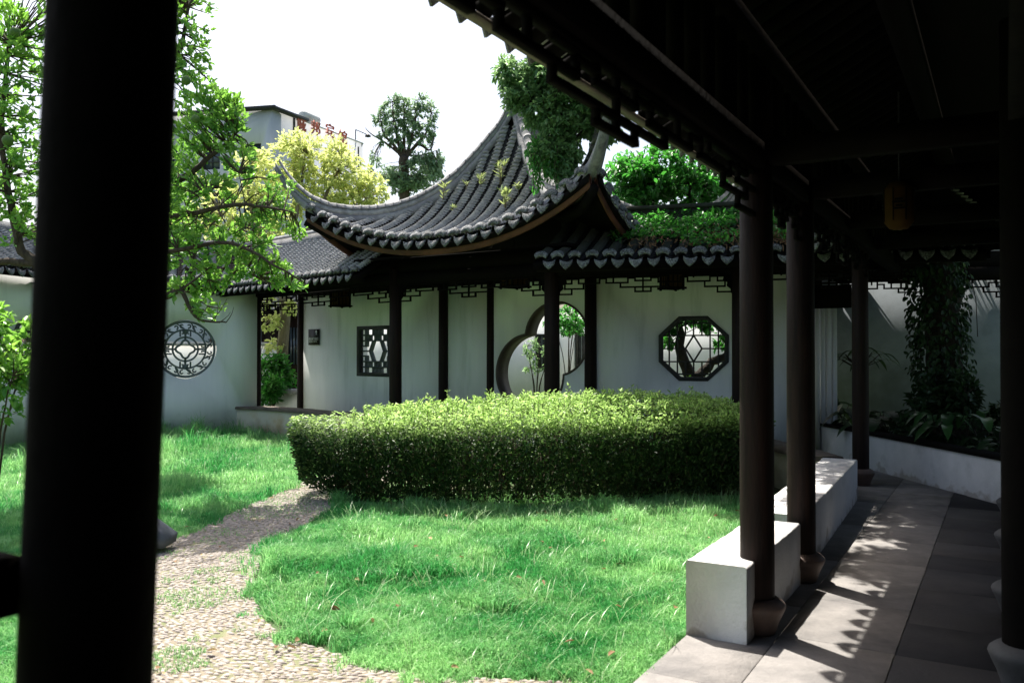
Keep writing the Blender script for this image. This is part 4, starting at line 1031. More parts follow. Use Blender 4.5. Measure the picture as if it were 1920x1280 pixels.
# overhanging tree right: vine-clad trunk in the dark bed, crown over the pavilion's right corner
oc = []
for px,y,rx,ry,n in ((955,135,26,34,60),(985,165,34,36,90),(960,185,22,22,40),(1010,205,36,34,90),(1045,240,36,40,110),(1030,285,34,34,90),(1065,290,26,40,80),(1060,325,22,20,40),(1020,130,50,36,120),(1060,180,50,40,120),(1100,200,40,36,110),(1130,240,36,36,110),(1085,235,30,30,70)):
    oc.append((pt(px,y,11.9),(rx/1600*11.9,.35,ry/1600*11.9),n))
for c,r,n in (((1.1,11.6,5.5),(.8,.7,.45),110),((2.0,11.4,5.6),(.8,.8,.6),220),((2.9,11.2,5.9),(.9,.9,.6),200),((3.9,11.3,6.4),(1.1,1.1,.7),120),((5.2,11.8,6.8),(1.3,1.3,.8),120),((6.6,12.4,7),(1.3,1.3,.8),90),((2.4,11.9,6.3),(1.0,.9,.6),100),((3.8,12.6,6.9),(1.2,1.0,.7),100),((2.3,10.3,5.5),(.7,.7,.4),80),
            ((1.3,9.1,5.7),(.8,.7,.4),200),((2.0,9.0,5.6),(.7,.7,.4),160),((1.0,10.6,5.25),(.45,.5,.35),110),((1.8,10.3,5.5),(.9,.6,.45),160),((2.3,9.6,5.3),(.7,.6,.4),110),((.75,12.4,6.35),(.85,.9,.4),420),((.9,12.1,5.8),(.6,.6,.4),260),((1.4,12.9,6.2),(1.1,.8,.5),300),((2.7,13.0,6.4),(1.1,.9,.5),300),((1.7,12.2,6.0),(.9,.7,.4),260),((4.0,12.9,5.8),(1.1,.9,.5),120),((7.6,13.3,4.9),(1.3,1.2,.9),160),((9.2,13.6,4.9),(1.3,1.2,.9),130),((6.2,12.6,5.2),(1.1,1.1,.8),150),((6.0,10.6,5.2),(1.2,1.2,.5),170),((7.4,11.2,5.0),(1.3,1.3,.6),170),((6.4,8.8,5.2),(1.3,1.2,.5),130)):
    oc.append((c,r,n))
tb = (6.15,12.1,-.05)
tree("camphor_tree", "big overhanging tree with ivy-clad trunk in the dark planting bed at right", "tree", tb,
     [([tb,(6.12,12.1,1.2),(6.05,12.05,2.6),(5.9,12.0,4.2)],.27,.20),([(5.9,12,4.2),(4.6,11.5,5.2),(3.0,11.4,5.6),(1.7,11.8,5.3),(.9,11.9,4.9),(.3,11.9,5.0)],.14,.02),([(5.9,12,4.2),(6.2,12.2,5.5),(6.6,12.4,6.6)],.15,.04),
      ([(3.0,11.0,5.5),(3.0,11.8,6.2),(2.6,12.0,6.5)],.06,.02),([(1.7,11.8,5.3),(1.0,11.9,4.7),(.6,11.9,4.2)],.03,.01),([(4.6,11.5,5.2),(4.0,12.3,6.2)],.07,.02)],
     oc, 'leaf_camphor', 'barkdark', .095, .042, per_twig=12, droop=.35, face_up=.6)
def ivy():
    n = 2600; z = RNG.uniform(0,3.2,n); a = RNG.uniform(0,2*math.pi,n); r = .27-.02*z+RNG.uniform(.0,.10,n)*(1+.8*(z>1.2))
    P = np.stack([6.13-.04*z+r*np.cos(a), 12.1+r*np.sin(a), z],1); out = np.stack([np.cos(a),np.sin(a),np.zeros(n)],1)
    t = thing("ivy", "dark ivy covering the thick trunk at right", "ivy", (6.13,12.1,0))
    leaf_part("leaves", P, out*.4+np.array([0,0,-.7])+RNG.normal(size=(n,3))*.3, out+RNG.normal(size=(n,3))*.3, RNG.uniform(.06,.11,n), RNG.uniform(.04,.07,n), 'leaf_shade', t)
    mb = MB()
    for k in range(5):
        a0 = k*1.3; mb.tube([(6.13-.04*z_+(.28-.02*z_)*math.cos(a0+z_*.9), 12.1+(.28-.02*z_)*math.sin(a0+z_*.9), z_) for z_ in np.linspace(0,3,14)], [.012]*14, 5)
    # one free shoot hanging beside the trunk
    mb.tube([(6.36,11.85,2.7),(6.42,11.8,2.3),(6.44,11.8,1.8)],[.006]*3,4)
    mb.build("stem", 'barkdark', t)
ivy()
# tree right behind the octagonal window
tb = (3.15,15.2,-.05); gc = []
for px,y,rx,ry,n in ((1170,330,40,45,110),(1220,345,50,45,130),(1290,350,55,45,140),(1340,345,40,45,90),(1180,380,35,25,60),(1250,300,60,40,100),(1390,350,50,50,70)): gc.append((pt(px,y,15.4),(rx/104.,.8,ry/104.),n))
for px,y,rx,ry,n in ((1260,615,22,14,24),(1330,608,24,14,24),(1250,640,10,14,8),(1355,640,8,12,8),(1300,598,30,8,20)): gc.append((pt(px,y,15.2),(rx/105.,.3,ry/105.),n))
tree("broadleaf_tree", "dark fork-trunked tree seen through the octagonal window, crown above its roof", "tree", tb,
     [([tb,(3.2,15.2,.7),(3.22,15.2,1.1)],.16,.14),([(3.22,15.2,1.1),(3.02,15.2,1.5),(2.95,15.2,2.2),(2.7,15.3,3.6),(2.5,15.4,4.6)],.12,.03),([(3.22,15.2,1.1),(3.55,15.2,1.4),(3.9,15.3,1.65),(4.0,15.4,3.0),(4.0,15.4,4.4)],.10,.03),([(2.95,15.2,2.2),(3.2,15.3,3.6),(3.2,15.4,4.8)],.07,.02)],
     gc, 'leaf_deep', 'barkdark', .12, .06, per_twig=10, droop=.25)

# leafy shrub far left
def shrub(name, label, c, r, n, leaf, ll, lw, stems=7, cat="shrub", up=.6, group=None, bark='bark'):
    base = (c[0],c[1],-.04); lim = []; cls = []
    for k in range(stems):
        u = rand_unit(1)[0]; q = np.array(c)+u*np.array(r)*.7; lim.append(([base,(c[0]+u[0]*r[0]*.2,c[1]+u[1]*r[1]*.2,c[2]*.6),tuple(q)],.014,.005)); cls.append((tuple(q),(r[0]*.45,r[1]*.45,r[2]*.45),n//stems))
    cls.append((c,(r[0]*.8,r[1]*.8,r[2]*.8),n//3))
    return tree(name, label, cat, base, lim, cls, leaf, bark, ll, lw, per_twig=9, twig_r=.003, face_up=up, crown="foliage")
shrub("leafy_shrub", "sunlit leafy shrub at the far left edge in front of the shaded wall", pt(-8,690,7.6), (.42,.45,.62), 190, 'leaf_citrus', .085, .04, 9)
shrub("leafy_shrub", "dark glossy shrub by the pale trunk in the gap of left walkway", (-5.5,19.6,.95), (.55,.5,.6), 150, 'leaf_deep', .14, .06, 7)
shrub("leafy_shrub", "shrub behind the square lattice window", (-2.6,18.4,.6), (1.0,.5,.5), 120, 'leaf_citrus', .10, .05, 7)
shrub("leafy_shrub", "low shrub at the foot of the fork-trunked tree behind the octagonal window", (3.1,14.9,.6), (.9,.3,.5), 130, 'leaf_citrus', .08, .04, 7)
shrub("leafy_shrub", "slender twiggy shrub seen in the double-ring opening", pt(1005,665,16.8), (.4,.4,.4), 26, 'leaf_camphor', .09, .04, 6)
shrub("leafy_shrub", "green shrub high in the upper ring of the pavilion opening", pt(1065,605,19), (.5,.5,.45), 90, 'leaf_deep', .10, .05, 6)

# hedge
hd = thing("clipped_hedge", "long clipped hedge across the lawn, bright on top and dark below", "hedge", (0.4,10,0))
HC = np.array([(-1.75,9.75),(-.6,9.55),(.8,9.7),(1.9,10.05),(2.72,10.45)]); 
def hcenter(f):
    x = np.interp(f, np.linspace(0,1,5), HC[:,0]); y = np.interp(f, np.linspace(0,1,5), HC[:,1]); return x, y
def hedge():
    n = 80000
    f = RNG.uniform(-.14,1.06,n); ff = np.clip(f,0,1); cx, cy = hcenter(ff); endx = np.where(f<0, f*5.2, np.where(f>1,(f-1)*5.2,0))
    hw = .92*np.sqrt(np.clip(1-np.clip(-endx/.73,0,1)**2,0.02,1))*np.sqrt(np.clip(1-np.clip(endx/.36,0,1)**2,.02,1))
    th = RNG.uniform(0,math.pi*1.0,n)     # around the section: 0 front, pi back
    # superellipse cross-section
    ct, st = np.cos(th), np.sin(th); e = .62
    X = np.sign(ct)*np.abs(ct)**e; Z = np.abs(st)**e
    dep = 1-RNG.random(n)**2.2*.5
    bumps = .13*(vnoise(cx*1.0+endx, cy+X, 2.3, 2)-.5)+.08*(vnoise(cx*1.0+endx, X*2+Z*2, 6, 4)-.5)
    top = (.84+.10*np.clip(f,0,1)+.19*np.sin(np.clip(f,0,1)*math.pi)**.7)+.10*(vnoise(cx+endx,cy,.9,21)-.5)+bumps*1.6-.12*np.clip(-endx/.7,0,1)**2
    zb = -.02+.08*vnoise(cx, X, 3, 7)+.14*np.clip(-f/.13,0,1)
    low = RNG.random(n) < .5
    zz = np.where(low, zb+(top*.9-zb)*RNG.random(n), zb+(top-zb)*Z*dep)
    taper = .78+.22*np.clip((zz-.1)/.55,0,1)
    side = np.where(low, np.sign(ct)*(1-RNG.random(n)**2*.35)*taper, X*dep*taper)
    y = cy-side*hw*.95-bumps; x = cx+endx*(.75+.25*np.clip(zz/.7,0,1))+RNG.normal(size=n)*.02
    P = np.stack([x,y,zz],1)
    out = np.stack([np.clip(endx,-1,1)*1.2, -side*.8, np.where(low,.15,Z)],1)+RNG.normal(size=(n,3))*.45
    keep = (vnoise(x*1.3,zz*2+y,5,9) > .18) | (zz > .72)
    P = P[keep]; out = out[keep]; z2 = zz[keep]; nn = len(P)
    topm = (~low[keep]) & (Z[keep] > .55)
    az = RNG.uniform(0,6.28,nn); flat = np.stack([np.cos(az),np.sin(az),RNG.uniform(-.1,.7,nn)],1)
    D = unit(np.where(topm[:,None], flat, out+np.array([0,0,.35]))); Nn = np.cross(D, rand_unit(nn)); Nn[:,2] = np.abs(Nn[:,2]); Nn = np.where(topm[:,None], Nn*.35+np.array([0,0,.8]), Nn)
    rn = np.clip((z2-.68)/.22,0,1)*RNG.uniform(.35,1,nn)+RNG.random(nn)**4*.3  # tone by height: fresh growth, plus sunlit top and shaded sides in the colour
    L = RNG.uniform(.035,.062,nn)
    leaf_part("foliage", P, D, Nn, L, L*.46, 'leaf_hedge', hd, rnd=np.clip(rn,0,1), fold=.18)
    # new upright shoots that stick out of the top, each a whorl of leaves
    m = 520; f = RNG.random(m); cx, cy = hcenter(f); oy = RNG.uniform(-.8,.8,m); zt = .84+.10*f+.19*np.sin(f*math.pi)**.7+.10*(vnoise(cx,cy,.9,21)-.5)-.12*np.abs(oy)**2
    PP = []; DD = []; mb = MB()
    for i in range(m):
        h = RNG.uniform(.02,.10) if i > 40 else RNG.uniform(.10,.18); tip = np.array([cx[i]+RNG.normal()*.02, cy[i]+oy[i], zt[i]+h]); b = tip-np.array([RNG.normal()*.02,RNG.normal()*.02,h+.1])
        mb.tube([b,tip],[.003,.002],3)
        for k in range(12):
            a = RNG.uniform(0,6.28); q = b+(tip-b)*RNG.uniform(.4,1); PP.append(q); DD.append((math.cos(a),math.sin(a),RNG.uniform(.4,1.3)))
    PP = np.array(PP); DD = np.array(DD); L = RNG.uniform(.035,.06,len(PP))
    leaf_part("new_shoots", PP, DD, np.cross(DD, rand_unit(len(PP))), L, L*.34, 'leaf_hedge', hd, rnd=RNG.uniform(.45,1,len(PP)))
    mb.build("shoot_stems", 'bark', hd)["kind"] = "stuff"
    mb = MB()
    for i in range(230):
        f = RNG.uniform(-.06,1.02); cx, cy = hcenter(np.clip(f,0,1)); ex = f*5.2 if f<0 else 0; bx, by = cx+ex*.6, cy+RNG.uniform(-.45,.45)
        b = np.array([bx+.0,by,-.04])
        for k in range(3):
            tip = b+np.array([RNG.normal()*.16+ex*.4, RNG.uniform(-.45,.45), RNG.uniform(.5,.9)]); mid = b+(tip-b)*.4+RNG.normal(size=3)*.03; mb.tube([b,mid,tip],[.008,.006,.003],4)
    mb.build("woody_stems", 'bark', hd)
hedge()

# grass
HEDGE_POLY = [(-1.9,9.2),(-.6,8.9),(.8,9.0),(2.2,9.5),(3.2,10.2),(3.2,11.4),(2.0,10.9),(.8,10.4),(-.6,10.3),(-1.9,10.4)]
def in_lawn(x, y):
    s = .5*x+.866*y; t = .866*x-.5*y
    ok = ~inpoly(x, y, PATHS) & (t < -1.585) & ~((x > 3.25) & (y > 9.2))
    ok &= (y < 17.3+.0*x) & ~((x > -5.6) & (y > 12.4-.0*x+ (-x*.9+0)) & (x > -6))
    return ok
def lawn():
    # fine short turf, denser where it is near and in view
    def sample(n, ymin, ymax, pxa, pxb):
        inv = RNG.uniform(1/ymax, 1/ymin, n) if ymin > 0 else None
        y = 1/inv; px = RNG.uniform(pxa, pxb, n); x = (px-960)/1600*y; return x, y
    x1, y1 = sample(210000, 4.0, 9.6, 440, 1400); x2, y2 = sample(70000, 6.3, 17.0, 280, 660); x3, y3 = sample(50000, 3.5, 16.0, -30, 110); x4, y4 = sample(8000, 5, 16, 110, 290)
    # thin scatter outside the view, so that the lawn goes on
    x5 = RNG.uniform(-8.5,3.2,26000); y5 = RNG.uniform(2.5,17,26000)
    x = np.concatenate([x1,x2,x3,x4,x5]); y = np.concatenate([y1,y2,y3,y4,y5]); 
    jitter = .20*(vnoise(x,y,5,8)-.5)+.14*(vnoise(x,y,14,18)-.5)+RNG.normal(size=len(x))*.03
    ok = in_lawn(x+jitter, y+jitter); x = x[ok]; y = y[ok]; n = len(x)
    tuft = vnoise(x,y,1.7,1); fine = vnoise(x,y,7,2)
    wild = np.clip((y-9)/3,0,1)*(x<-1.5)                # rougher grass in the back left
    H = (.020+.075*tuft**2.2+.035*fine)*RNG.uniform(.5,1.4,n)*(1+1.2*wild)*(1+.9*(vnoise(x,y,2.4,31)>.70))
    # shorter along the path's edge
    W = RNG.uniform(.0035,.0062,n)*(1+y*.055)
    a = RNG.uniform(0,6.28,n); ln = H*RNG.uniform(.2,.95,n); lean = np.stack([np.cos(a)*ln+.25*H*(tuft-.5), np.sin(a)*ln],1)
    P = np.stack([x,y,np.full(n,-.045)],1)
    rn = np.clip((1.1*vnoise(x,y,.9,6)+.9*vnoise(x,y,3.3,16)+.5*vnoise(x,y,9,26)-.72)*RNG.uniform(.5,1.25,n)+.6*(RNG.random(n)<.06),0,1)
    blades("lawn", P, H+.015, W, lean, 'grass', org=(0,0,0), rnd=rn)
    o = bpy.data.objects["lawn"]; o["label"] = "bright green lawn of fine grass around the path"; o["category"] = "grass"
    # long arching pale blades in tufts
    m = 800; x = RNG.uniform(-1.95,2.6,m*4); y = RNG.uniform(4.2,9.4,m*4); ok = in_lawn(x,y) & (vnoise(x,y,.9,3)+.25*(y>8) > .42); x = x[ok][:m]; y = y[ok][:m]
    xa = RNG.uniform(-7.5,-2.2,1400); ya = RNG.uniform(8.0,16.8,1400); ok = in_lawn(xa,ya); x = np.concatenate([x,xa[ok][:700]]); y = np.concatenate([y,ya[ok][:700]])
    xa = RNG.uniform(-.9,3.0,700); ya = RNG.uniform(8.2,9.3,700)+np.clip(xa,0,3)*.35; ok = in_lawn(xa,ya); x = np.concatenate([x,xa[ok][:300]]); y = np.concatenate([y,ya[ok][:300]])
    V=[]; F=[]; rn=[]
    for cx_, cy_ in zip(x,y):
        for k in range(random.randint(1,5)):
            a = random.uniform(0,6.28); L = random.uniform(.09,.26); w = random.uniform(.0035,.0070); d = np.array([math.cos(a),math.sin(a)]); s = np.array([-d[1],d[0]])*w/2
            bx, by = cx_+random.uniform(-.04,.04), cy_+random.uniform(-.04,.04); o = len(V); bend = random.uniform(.5,1.15); r_ = random.random()
            for i in range(5):
                q = i/4; h = L*(q*math.cos(bend*q*.9)); rr = L*q*math.sin(bend*q*1.1); ww = (1-q**2)*1.0
                for sg in (1,-1): V.append((bx+d[0]*rr+s[0]*ww*sg, by+d[1]*rr+s[1]*ww*sg, -.035+max(0.02,h*.8)))
                rn += [r_, r_]
            for i in range(4): F.append((o+2*i,o+2*i+1,o+2*i+3,o+2*i+2))
    o = part("long_grass", V, np.array(F), 'grass_long', org=(0,0,0)); setrnd(o, rn); tag(o, "long pale arching grass blades scattered over the lawn", "grass", kind="stuff")
    # sprigs between the pebbles
    x = RNG.uniform(-3,.6,60000); y = 1/RNG.uniform(1/10.5,1/3.8,60000); ok = inpoly(x,y,PATHS) & (vnoise(x,y,2.6,12)*.6+vnoise(x,y,11,22)*.4 > .54); x=x[ok]; y=y[ok]; n=len(x)
    H = RNG.uniform(.012,.035,n); a = RNG.uniform(0,6.28,n); lean = np.stack([np.cos(a)*H*.8,np.sin(a)*H*.8],1)
    o = blades("path_weeds", np.stack([x,y,np.full(n,-.02)],1), H, np.full(n,.006), lean, 'grass_long', org=(0,0,0)); tag(o, "small weeds sprouting between the pebbles", "weeds")
lawn()
def fallen():
    """scattered fallen leaves"""
    x = RNG.uniform(-3,2.6,900); y = 1/RNG.uniform(1/9.5,1/4.1,900); t_ = .866*x-.5*y; ok = (t_ < -1.62); x=x[ok]; y=y[ok]
    on = in_lawn(x,y); sel = (RNG.random(len(x)) < np.where(on,.22,.16)); x=x[sel][:80]; y=y[sel][:80]; on = in_lawn(x,y); n=len(x)
    P = np.stack([x,y,np.where(on,.02,.008)],1); D = rand_unit(n); D[:,2]*=.2
    o = leaf_part("fallen_leaves", P, D, RNG.normal(size=(n,3))*.3+np.array([0,0,1]), RNG.uniform(.03,.065,n), RNG.uniform(.02,.035,n), 'leaf_fallen', None, org=(0,0,0)); tag(o, "scattered fallen brown and yellow leaves on lawn and path", "leaves", kind="stuff")
fallen()

# weeds on the pavilion roof
def roof_weed(label, px, y, h, n, broad=False):
    # find the point of the front roof face that this picture position shows
    best = None
    for s in np.linspace(-1,1,81):
        for x in np.linspace(0,1-abs(s),40):
            q = EM+PU*(s*LH)+PN*(x*WD); z = roofz(s,x,0); e = abs(960+1600*q.x/q.y-px)+abs(658-(z-1.6)*1600/q.y-y)
            if best is None or e < best[0]: best = (e,q.x,q.y,z)
    _,x,yy,z = best; t = thing("roof_weed", label, "weed", (x,yy,z), "weeds sprouting between the pavilion roof tiles")
    mb = MB(); P=[]; D=[]
    for k in range(n):
        a = random.uniform(0,6.28); tip = (x+math.cos(a)*h*.22, yy+math.sin(a)*h*.22, z+h*random.uniform(.6,1)); mid = (x+math.cos(a)*h*.06, yy+math.sin(a)*h*.06, z+h*.5)
        mb.tube([(x+random.uniform(-.02,.02),yy,z-.03),mid,tip],[.007,.005,.003],4)
        for i in range(9):
            f = random.uniform(.25,1); q = Vector(mid).lerp(Vector(tip),f) if f>.5 else Vector((x,yy,z)).lerp(Vector(mid),f*2); P.append(q[:]); b = random.uniform(0,6.28); D.append((math.cos(b),math.sin(b),random.uniform(.3,1.4)))
    mb.build("stem",'barkpale',t)
    m = len(P); L = RNG.uniform(.07,.16,m)*(h/.35)**.5
    leaf_part("leaves", P, D, rand_unit(m), L, L*(.3 if broad else .14), 'leaf_weed', t)
for a in (("tiny weed on pavilion tiles near the left corner",718,404,.14,1),("tall grassy weed left of the roof middle",831,380,.34,3),("small weed beside the tall grassy weed on tiles",850,402,.16,2),("small weed higher up the pavilion tiles",876,352,.12,2),
          ("feathery weed clump halfway up the pavilion roof",902,352,.26,4),("largest grassy weed on the pavilion roof",938,345,.34,5),("leafy weed with brown stem near the pavilion eave",947,392,.34,4,True),("low leafy weed near the right end of pavilion tiles",972,362,.13,3,True)): roof_weed(*a)
# creeper on the right walkway roof, with dry leaves caught in it
def creeper():
    t = thing("creeper", "leafy creeper and dry leaves lying on the right walkway roof", "creeper", (2.6,11.8,3.1))
    a,u,n,L = frame2(C1035,CEND); ln = 7000; uu = RNG.uniform(.8,4.6,ln); vv = RNG.random(ln)**.8; keep = vnoise(uu,vv*2,2.2,4)+.25*vv+.1*(uu>2) > .52; uu=uu[keep]; vv=vv[keep]; ln=len(uu)
    base = np.array([a[:]])+np.outer(uu,np.array(u))+np.outer(-.70+1.4*vv,np.array(n)); base[:,2] = 2.93+(3.58-2.93)*vv+RNG.uniform(.02,.14,ln)
    leaf_part("leaves", base, rand_unit(ln)+np.array([0,-.4,.0]), RNG.normal(size=(ln,3))*.5+np.array([0,-.3,.8]), RNG.uniform(.05,.10,ln), RNG.uniform(.03,.05,ln), 'leaf_deep', t)
    ln = 1100; uu = np.concatenate([RNG.uniform(1.2,4.4,600), RNG.normal(2.95,.3,500)]); vv = np.concatenate([RNG.random(600)*.6, RNG.random(500)*.35])
    base = np.array([a[:]])+np.outer(uu,np.array(u))+np.outer(-.72+1.4*vv,np.array(n)); base[:,2] = 2.95+(3.58-2.93)*vv+RNG.uniform(.0,.07,ln)
    leaf_part("dry_leaves", base, rand_unit(ln), RNG.normal(size=(ln,3))*.5+np.array([0,-.3,.8]), RNG.uniform(.04,.10,ln), RNG.uniform(.01,.03,ln), 'leaf_dry', t)
    mb = MB()
    for k in range(24):
        u0 = random.uniform(1,4.4); pts=[]
        for i in range(6): q = a+u*(u0+i*random.uniform(-.12,.12))+n*(-.7+.25*i); pts.append((q.x,q.y,2.99+.64*(.25*i/1.4)))
        mb.tube(pts,[.006]*6,4)
    mb.build("stems",'bark',t)
creeper()
def hanging_vine():
    t = thing("hanging_vine", "green vine trailing down the pavilion's right roof ridge", "vine", pt(1020,345,12.2))
    P=[]; D=[]; mb=MB()
    for k in range(16):
        px = random.uniform(992,1045); y0 = random.uniform(240,300); y1 = random.uniform(310,372) - max(0,(1010-px))*1.2; d = 11.75+random.uniform(-.15,.15)
        pts = [Vector(pt(px+random.uniform(-4,4), y0+(y1-y0)*i/5, d)) for i in range(6)]; mb.tube(pts,[.005]*6,4)
        for i in range(34):
            f = random.random()*4.99; j = int(f); q = pts[j].lerp(pts[j+1],f-j); P.append((q+Vector((random.gauss(0,.03),random.gauss(0,.03),0)))[:]); D.append((random.gauss(0,.5),random.gauss(0,.5)-.2,-1))
    mb.build("stems",'bark',t); n=len(P); L=RNG.uniform(.05,.09,n); leaf_part("leaves",P,D,RNG.normal(size=(n,3))+np.array([0,-.8,.4]),L,L*.42,'leaf_deep',t)
hanging_vine()

# ------------------------------------------------------------------ dark planting bed at right
def big_leaf_plant(name, label, base, n, L, spread, leafm, w=.13, z0=.1, cat="plant"):
    t = thing(name, label, cat, base)
    V=[]; F=[]; rn=[]; mb=MB()
    for k in range(n):
        a = random.uniform(0,6.28); el = random.uniform(.3,1.3); l = L*random.uniform(.7,1.15); r0 = random.random()
        d = Vector((math.cos(a)*math.cos(el),math.sin(a)*math.cos(el),math.sin(el))); st = Vector(base)+Vector((random.gauss(0,spread),random.gauss(0,spread),z0)); k0 = st+d*l*.55
        mb.tube([st,st+d*l*.3,k0],[.010,.008,.006],4)
        hd_ = Vector((math.cos(a),math.sin(a),0)); s = Vector((-hd_.y,hd_.x,0)); o=len(V)
        for i in range(6):
            q=i/5; p = k0+hd_*l*.6*q+Vector((0,0,l*(.22*q-.55*q*q))); ww = l*w*math.sin(math.pi*(.08+.92*q))**.7*(1 if i<5 else 0)
            V += [(p+s*ww+Vector((0,0,ww*.3)))[:], p[:], (p-s*ww+Vector((0,0,ww*.3)))[:]]; rn += [r0]*3
        for i in range(5):
            for j in range(2): F.append((o+3*i+j,o+3*i+j+1,o+3*i+4+j,o+3*i+3+j))
    lf = part("leaves", V, np.array(F), leafm, t); setrnd(lf, rn); lf["kind"]="stuff"; mb.build("stalks",'barkdark',t)
    return t
big_leaf_plant("broadleaf_plant","broad glossy plant catching light below the ivy-clad trunk",(5.6,10.75,.45),30,.5,.16,'leaf_mid')
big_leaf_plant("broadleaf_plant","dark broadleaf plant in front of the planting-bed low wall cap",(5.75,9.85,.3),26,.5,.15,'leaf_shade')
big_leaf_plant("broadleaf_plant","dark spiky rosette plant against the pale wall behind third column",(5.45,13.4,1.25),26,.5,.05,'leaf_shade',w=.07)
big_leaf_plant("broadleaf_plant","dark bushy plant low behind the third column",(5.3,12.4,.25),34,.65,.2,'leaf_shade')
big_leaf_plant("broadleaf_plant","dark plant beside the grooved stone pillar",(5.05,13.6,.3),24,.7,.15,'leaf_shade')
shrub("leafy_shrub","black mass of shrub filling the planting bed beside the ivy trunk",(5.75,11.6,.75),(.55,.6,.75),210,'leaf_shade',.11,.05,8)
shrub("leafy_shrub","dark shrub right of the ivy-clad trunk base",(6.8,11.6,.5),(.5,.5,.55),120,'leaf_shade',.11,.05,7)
bedw = thing("garden_wall","bluish white wall behind the ivy-clad trunk at right","wall",(7.5,14.6,0))
pbw = Plane((4.9,15.1),(11.5,13.2))
ub = pbw.at_px(1720)
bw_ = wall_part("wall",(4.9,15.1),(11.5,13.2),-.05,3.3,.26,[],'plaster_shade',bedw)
wall_roof = straight_roof(bedw, pbw(0,3.1,-.45), pbw(pbw.L,3.1,-.45), pbw(0,4.7,1.4), pbw(pbw.L,4.7,1.4))
bedroof = thing("covered_walkway","dark roof and fretwork over the planting bed behind third column","walkway",(5.0,12.0,0))
for p in ((4.78,13.4),): column(bedroof,*p,.09,3.0)
beam_pair(bedroof,(4.78,13.4),(4.98,10.9)); beam_pair(bedroof,(5.0,13.45),(7.6,12.8)); hanging_lattice(bedroof,(5.0,13.45),(7.6,12.8),BEAMZ)
straight_roof(bedroof,(3.75,9.6,2.95),(3.55,14.6,2.95),(4.75,9.6,3.62),(4.55,14.6,3.62))
straight_roof(bedroof,(5.55,14.6,2.95),(5.75,9.6,2.95),(4.55,14.6,3.62),(4.75,9.6,3.62))
# grooved pillar and door post beyond the third column
gp = thing("stone_pillar","grooved grey stone pillar in shade left of third column","pillar",(4.62,13.0,0))
for k in range(5): pbox("fluted_strip", Plane((4.55,13.05),(5.15,12.95)), k*.085, k*.085+.062, 0, 2.25, -.02*(k%2), .10, 'plaster', gp)
pbox("lintel", Plane((4.40,13.05),(5.15,12.95)), -.05, .75, 2.26, 2.6, -.05, .14, 'woodblack', gp)

# ------------------------------------------------------------------ rear garden walls and ground clutter
def back_wall(label, p0, p1, h=2.9, dark=()):
    t = thing("garden_wall",label,"wall",(*p0,0)); w = wall_part("wall",p0,p1,-.05,h,.26,[],'plaster',t); pl=Plane(p0,p1)
    pbox("coping",pl,-.05,pl.L+.05,h,h+.10,-.12,.38,'tile',t)
    for (u,z0,z1,ww) in dark:
        f=strip("window_frame",pl,[(u,z0),(u+ww,z0),(u+ww,z1),(u,z1)],.05,-.03,0.0,'frame',t,True); pbox("window_panel",pl,u,u+ww,z0,z1,-.012,-.002,'frame',t)
        k=u+.12
        while k<u+ww-.05: pbar("lattice_bar",pl,(k,z0),(k,z1),.02,-.026,-.013,'brick',t); k+=.13
    return t
back_wall("white wall seen through the octagonal window",(1.9,18.6),(8.5,16.5),2.6)
back_wall("white wall with dark panels seen through the double-ring opening",(-1.5,20.2),(3.2,19.6),2.5,((2.10,1.22,1.98,.42),(3.02,1.22,1.98,.55)))
back_wall("bright white wall seen through the square lattice window",(-4.6,22.6),(-1.0,21.2),2.7)
back_wall("white wall far behind the round carved window",(-14,22.5),(-6.6,24.5),1.75)
back_wall("low white wall by the pale trunk in the gap",(-7.2,20.8),(-4.7,19.4),.62)
dk = thing("timber_house","dark timber panelled house front behind the gap in the left walkway","house",(-6.5,25,0))
for k in range(10): pbox("wall_panel",Plane((-9.2,26),(-3.2,24.5)),k*.62,k*.62+.60,0,2.8,0,.08,'wood',dk)
for k in range(6):
    pl_ = Plane((-9.2,26),(-3.2,24.5)); 
    pbox("window_panel",pl_,.08+k*1.24,.52+k*1.24,1.2,2.3,-.02,-.001,'glass',dk)
    for q in range(3): pbar("lattice_bar",pl_,(.19+k*1.24+q*.11,1.2),(.19+k*1.24+q*.11,2.3),.025,-.045,-.021,'woodblack',dk)
straight_roof(dk,(-9.6,25.3,2.9),(-3.2,23.7,2.9),(-8.8,28,4.4),(-2.6,26.4,4.4),.3)

# ------------------------------------------------------------------ far hotel block
fb = thing("apartment_building","pale concrete block with faded red characters beyond the trees","building",(-16.9,60,0))
pf = Plane((-16.9,60),(-12.25,70)); pl2 = Plane((-33,63.5),(-16.9,60))
HT = 18.6
wall_part("wall",(-16.9,60),(-12.25,70),0,HT,.4,[],'concrete',fb); 
wh=[]
for fl_ in range(4):
    for k in range(5):
        u_ = 15.25-k*3.2; z_ = HT-4.0-fl_*3.3; wh.append([(u_-1.0,z_),(u_+.35,z_),(u_+.35,z_+1.7),(u_-1.0,z_+1.7)])
wall_part("wall",(-33,63.5),(-16.9,60),0,HT,.4,wh,'concrete',fb)
for h_ in wh:
    u0,z0 = h_[0]; u1,z1 = h_[2]; wn_ = pbox("window_pane",pl2,u0,u1,z0,z1,.18,.22,'glass',fb); strip("window_frame",pl2,h_,.09,.08,.17,'darkmetal',wn_,True)
    pbar("mullion",pl2,((u0+u1)/2,z0),((u0+u1)/2,z1),.07,.09,.165,'darkmetal',wn_); pbar("mullion",pl2,(u0,z0+.55),(u1,z0+.55),.07,.095,.16,'darkmetal',wn_)
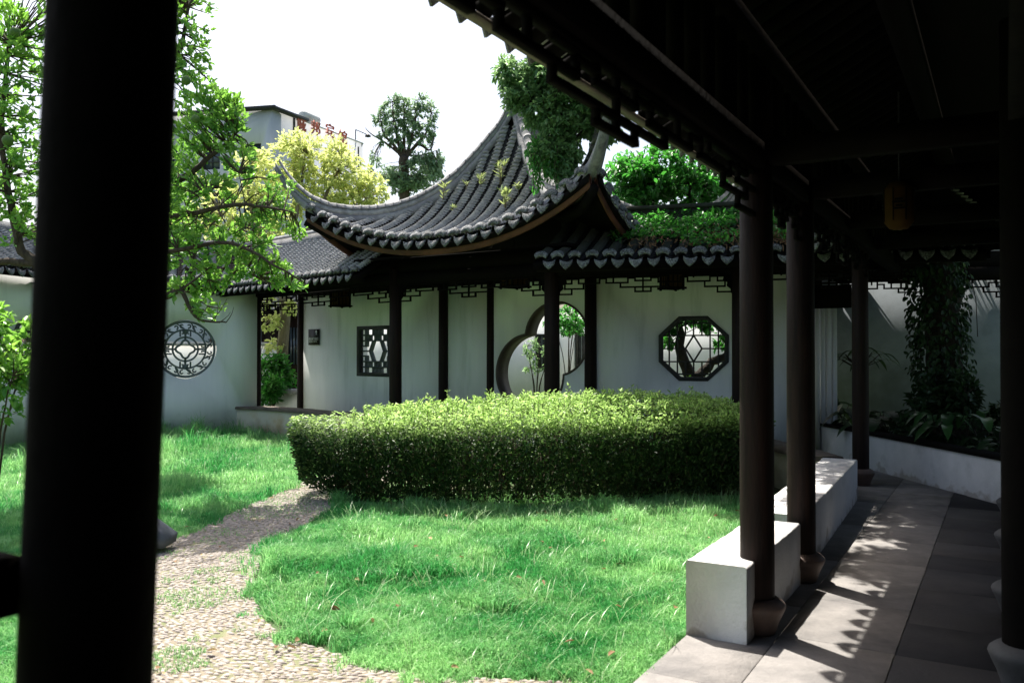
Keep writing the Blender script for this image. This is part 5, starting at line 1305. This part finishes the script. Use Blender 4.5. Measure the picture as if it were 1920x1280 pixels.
pbox("parapet_cap",pl2,-.3,pl2.L+.35,HT+.002,HT+.25,-.35,.6,'darkmetal',fb); pbox("parapet_cap",pf,-.3,3.6,HT+.004,HT+.24,-.35,.6,'darkmetal',fb)
pbox("parapet_cap",pf,3.7,pf.L,HT+.004,HT+.10,-.08,.5,'concrete',fb)
rod("drain_pipe",pf(2.2,2,-.12),pf(2.2,HT-.05,-.12),.09,'darkmetal',fb); rod("drain_pipe",pf(10.2,2,-.12),pf(10.2,HT-.4,-.12),.06,'darkmetal',fb)
for ch,px,y in (("城",549,240),("邦",577,247),("宾",604,252),("馆",629,264)):
    u_ = pf.at_px(px); q = pf(u_,0); sc_ = 1600/q.y; text_part("sign_character",ch,1.15,'redletter',fb,pf,u_,1.6+(658-y)/sc_,-.25,.06)
tk = thing("water_tank","pale horizontal water tank on the roof of the concrete block","tank",pf(3.6,HT+.1,.6))
V,F = lathe_vf([(.05,-1.0),(.30,-.97),(.42,-.85),(.42,.85),(.30,.97),(.05,1.0)],16); ang = math.atan2(pf.u.y,pf.u.x); q = pf(5.1,HT+.75,.8)
Rm = Matrix.Translation(q)@Matrix.Rotation(ang,4,'Z')@Matrix.Rotation(R(90),4,'Y'); part("tank_shell",[(Rm@Vector(v))[:] for v in V],F,'tank',tk,smooth=True)
for s_ in (-.6,.6): bar("tank_leg",q+pf.u*s_+Vector((0,0,-.40)),q+pf.u*s_+Vector((0,0,-.72)),.08,.5,'darkmetal',tk,up=pf.n)
lp = thing("roof_lamp","small lamp arm on the far end of the concrete block's roof","lamp",pf(pf.L-.9,HT,.1))
rod("pole",pf(pf.L-.9,HT+.05,.1),pf(pf.L-.9,HT+1.0,.1),.05,'darkmetal',lp); rod("arm",pf(pf.L-.9,HT+1.0,.1),pf(pf.L+.1,HT+.75,-.4),.04,'darkmetal',lp)
V,F=lathe_vf([(.05,.18),(.22,.08),(.26,-.05),(.05,-.12)],10); q=pf(pf.L+.1,HT+.65,-.4); part("lamp_head",[(a+q.x,b+q.y,c+q.z) for a,b,c in V],F,'darkmetal',lp)

# ------------------------------------------------------------------ small lamp hood by the path
gh = thing("garden_lamp","small blue-grey lamp hood standing beside the pebble path by the dark post","garden lamp",(-2.86,6.95,-.03))
c = Vector((-2.93,6.95,0)); V=[]
for z,wx,wy,ox in ((.03,.15,.13,0),(.10,.16,.14,0),(.25,.05,.05,-.04)):
    for sx,sy in ((1,1),(-1,1),(-1,-1),(1,-1)): V.append((c.x+ox+sx*wx,c.y+sy*wy,z))
F=[(0,1,2,3)[::-1]]+[(k*4+i,k*4+(i+1)%4,(k+1)*4+(i+1)%4,(k+1)*4+i) for k in range(2) for i in range(4)]+[(8,9,10,11)]
part("lamp_hood",V,F,'lamphood',gh); rod("stake",(c.x,c.y,-.06),(c.x,c.y,.03),.03,'darkmetal',gh)
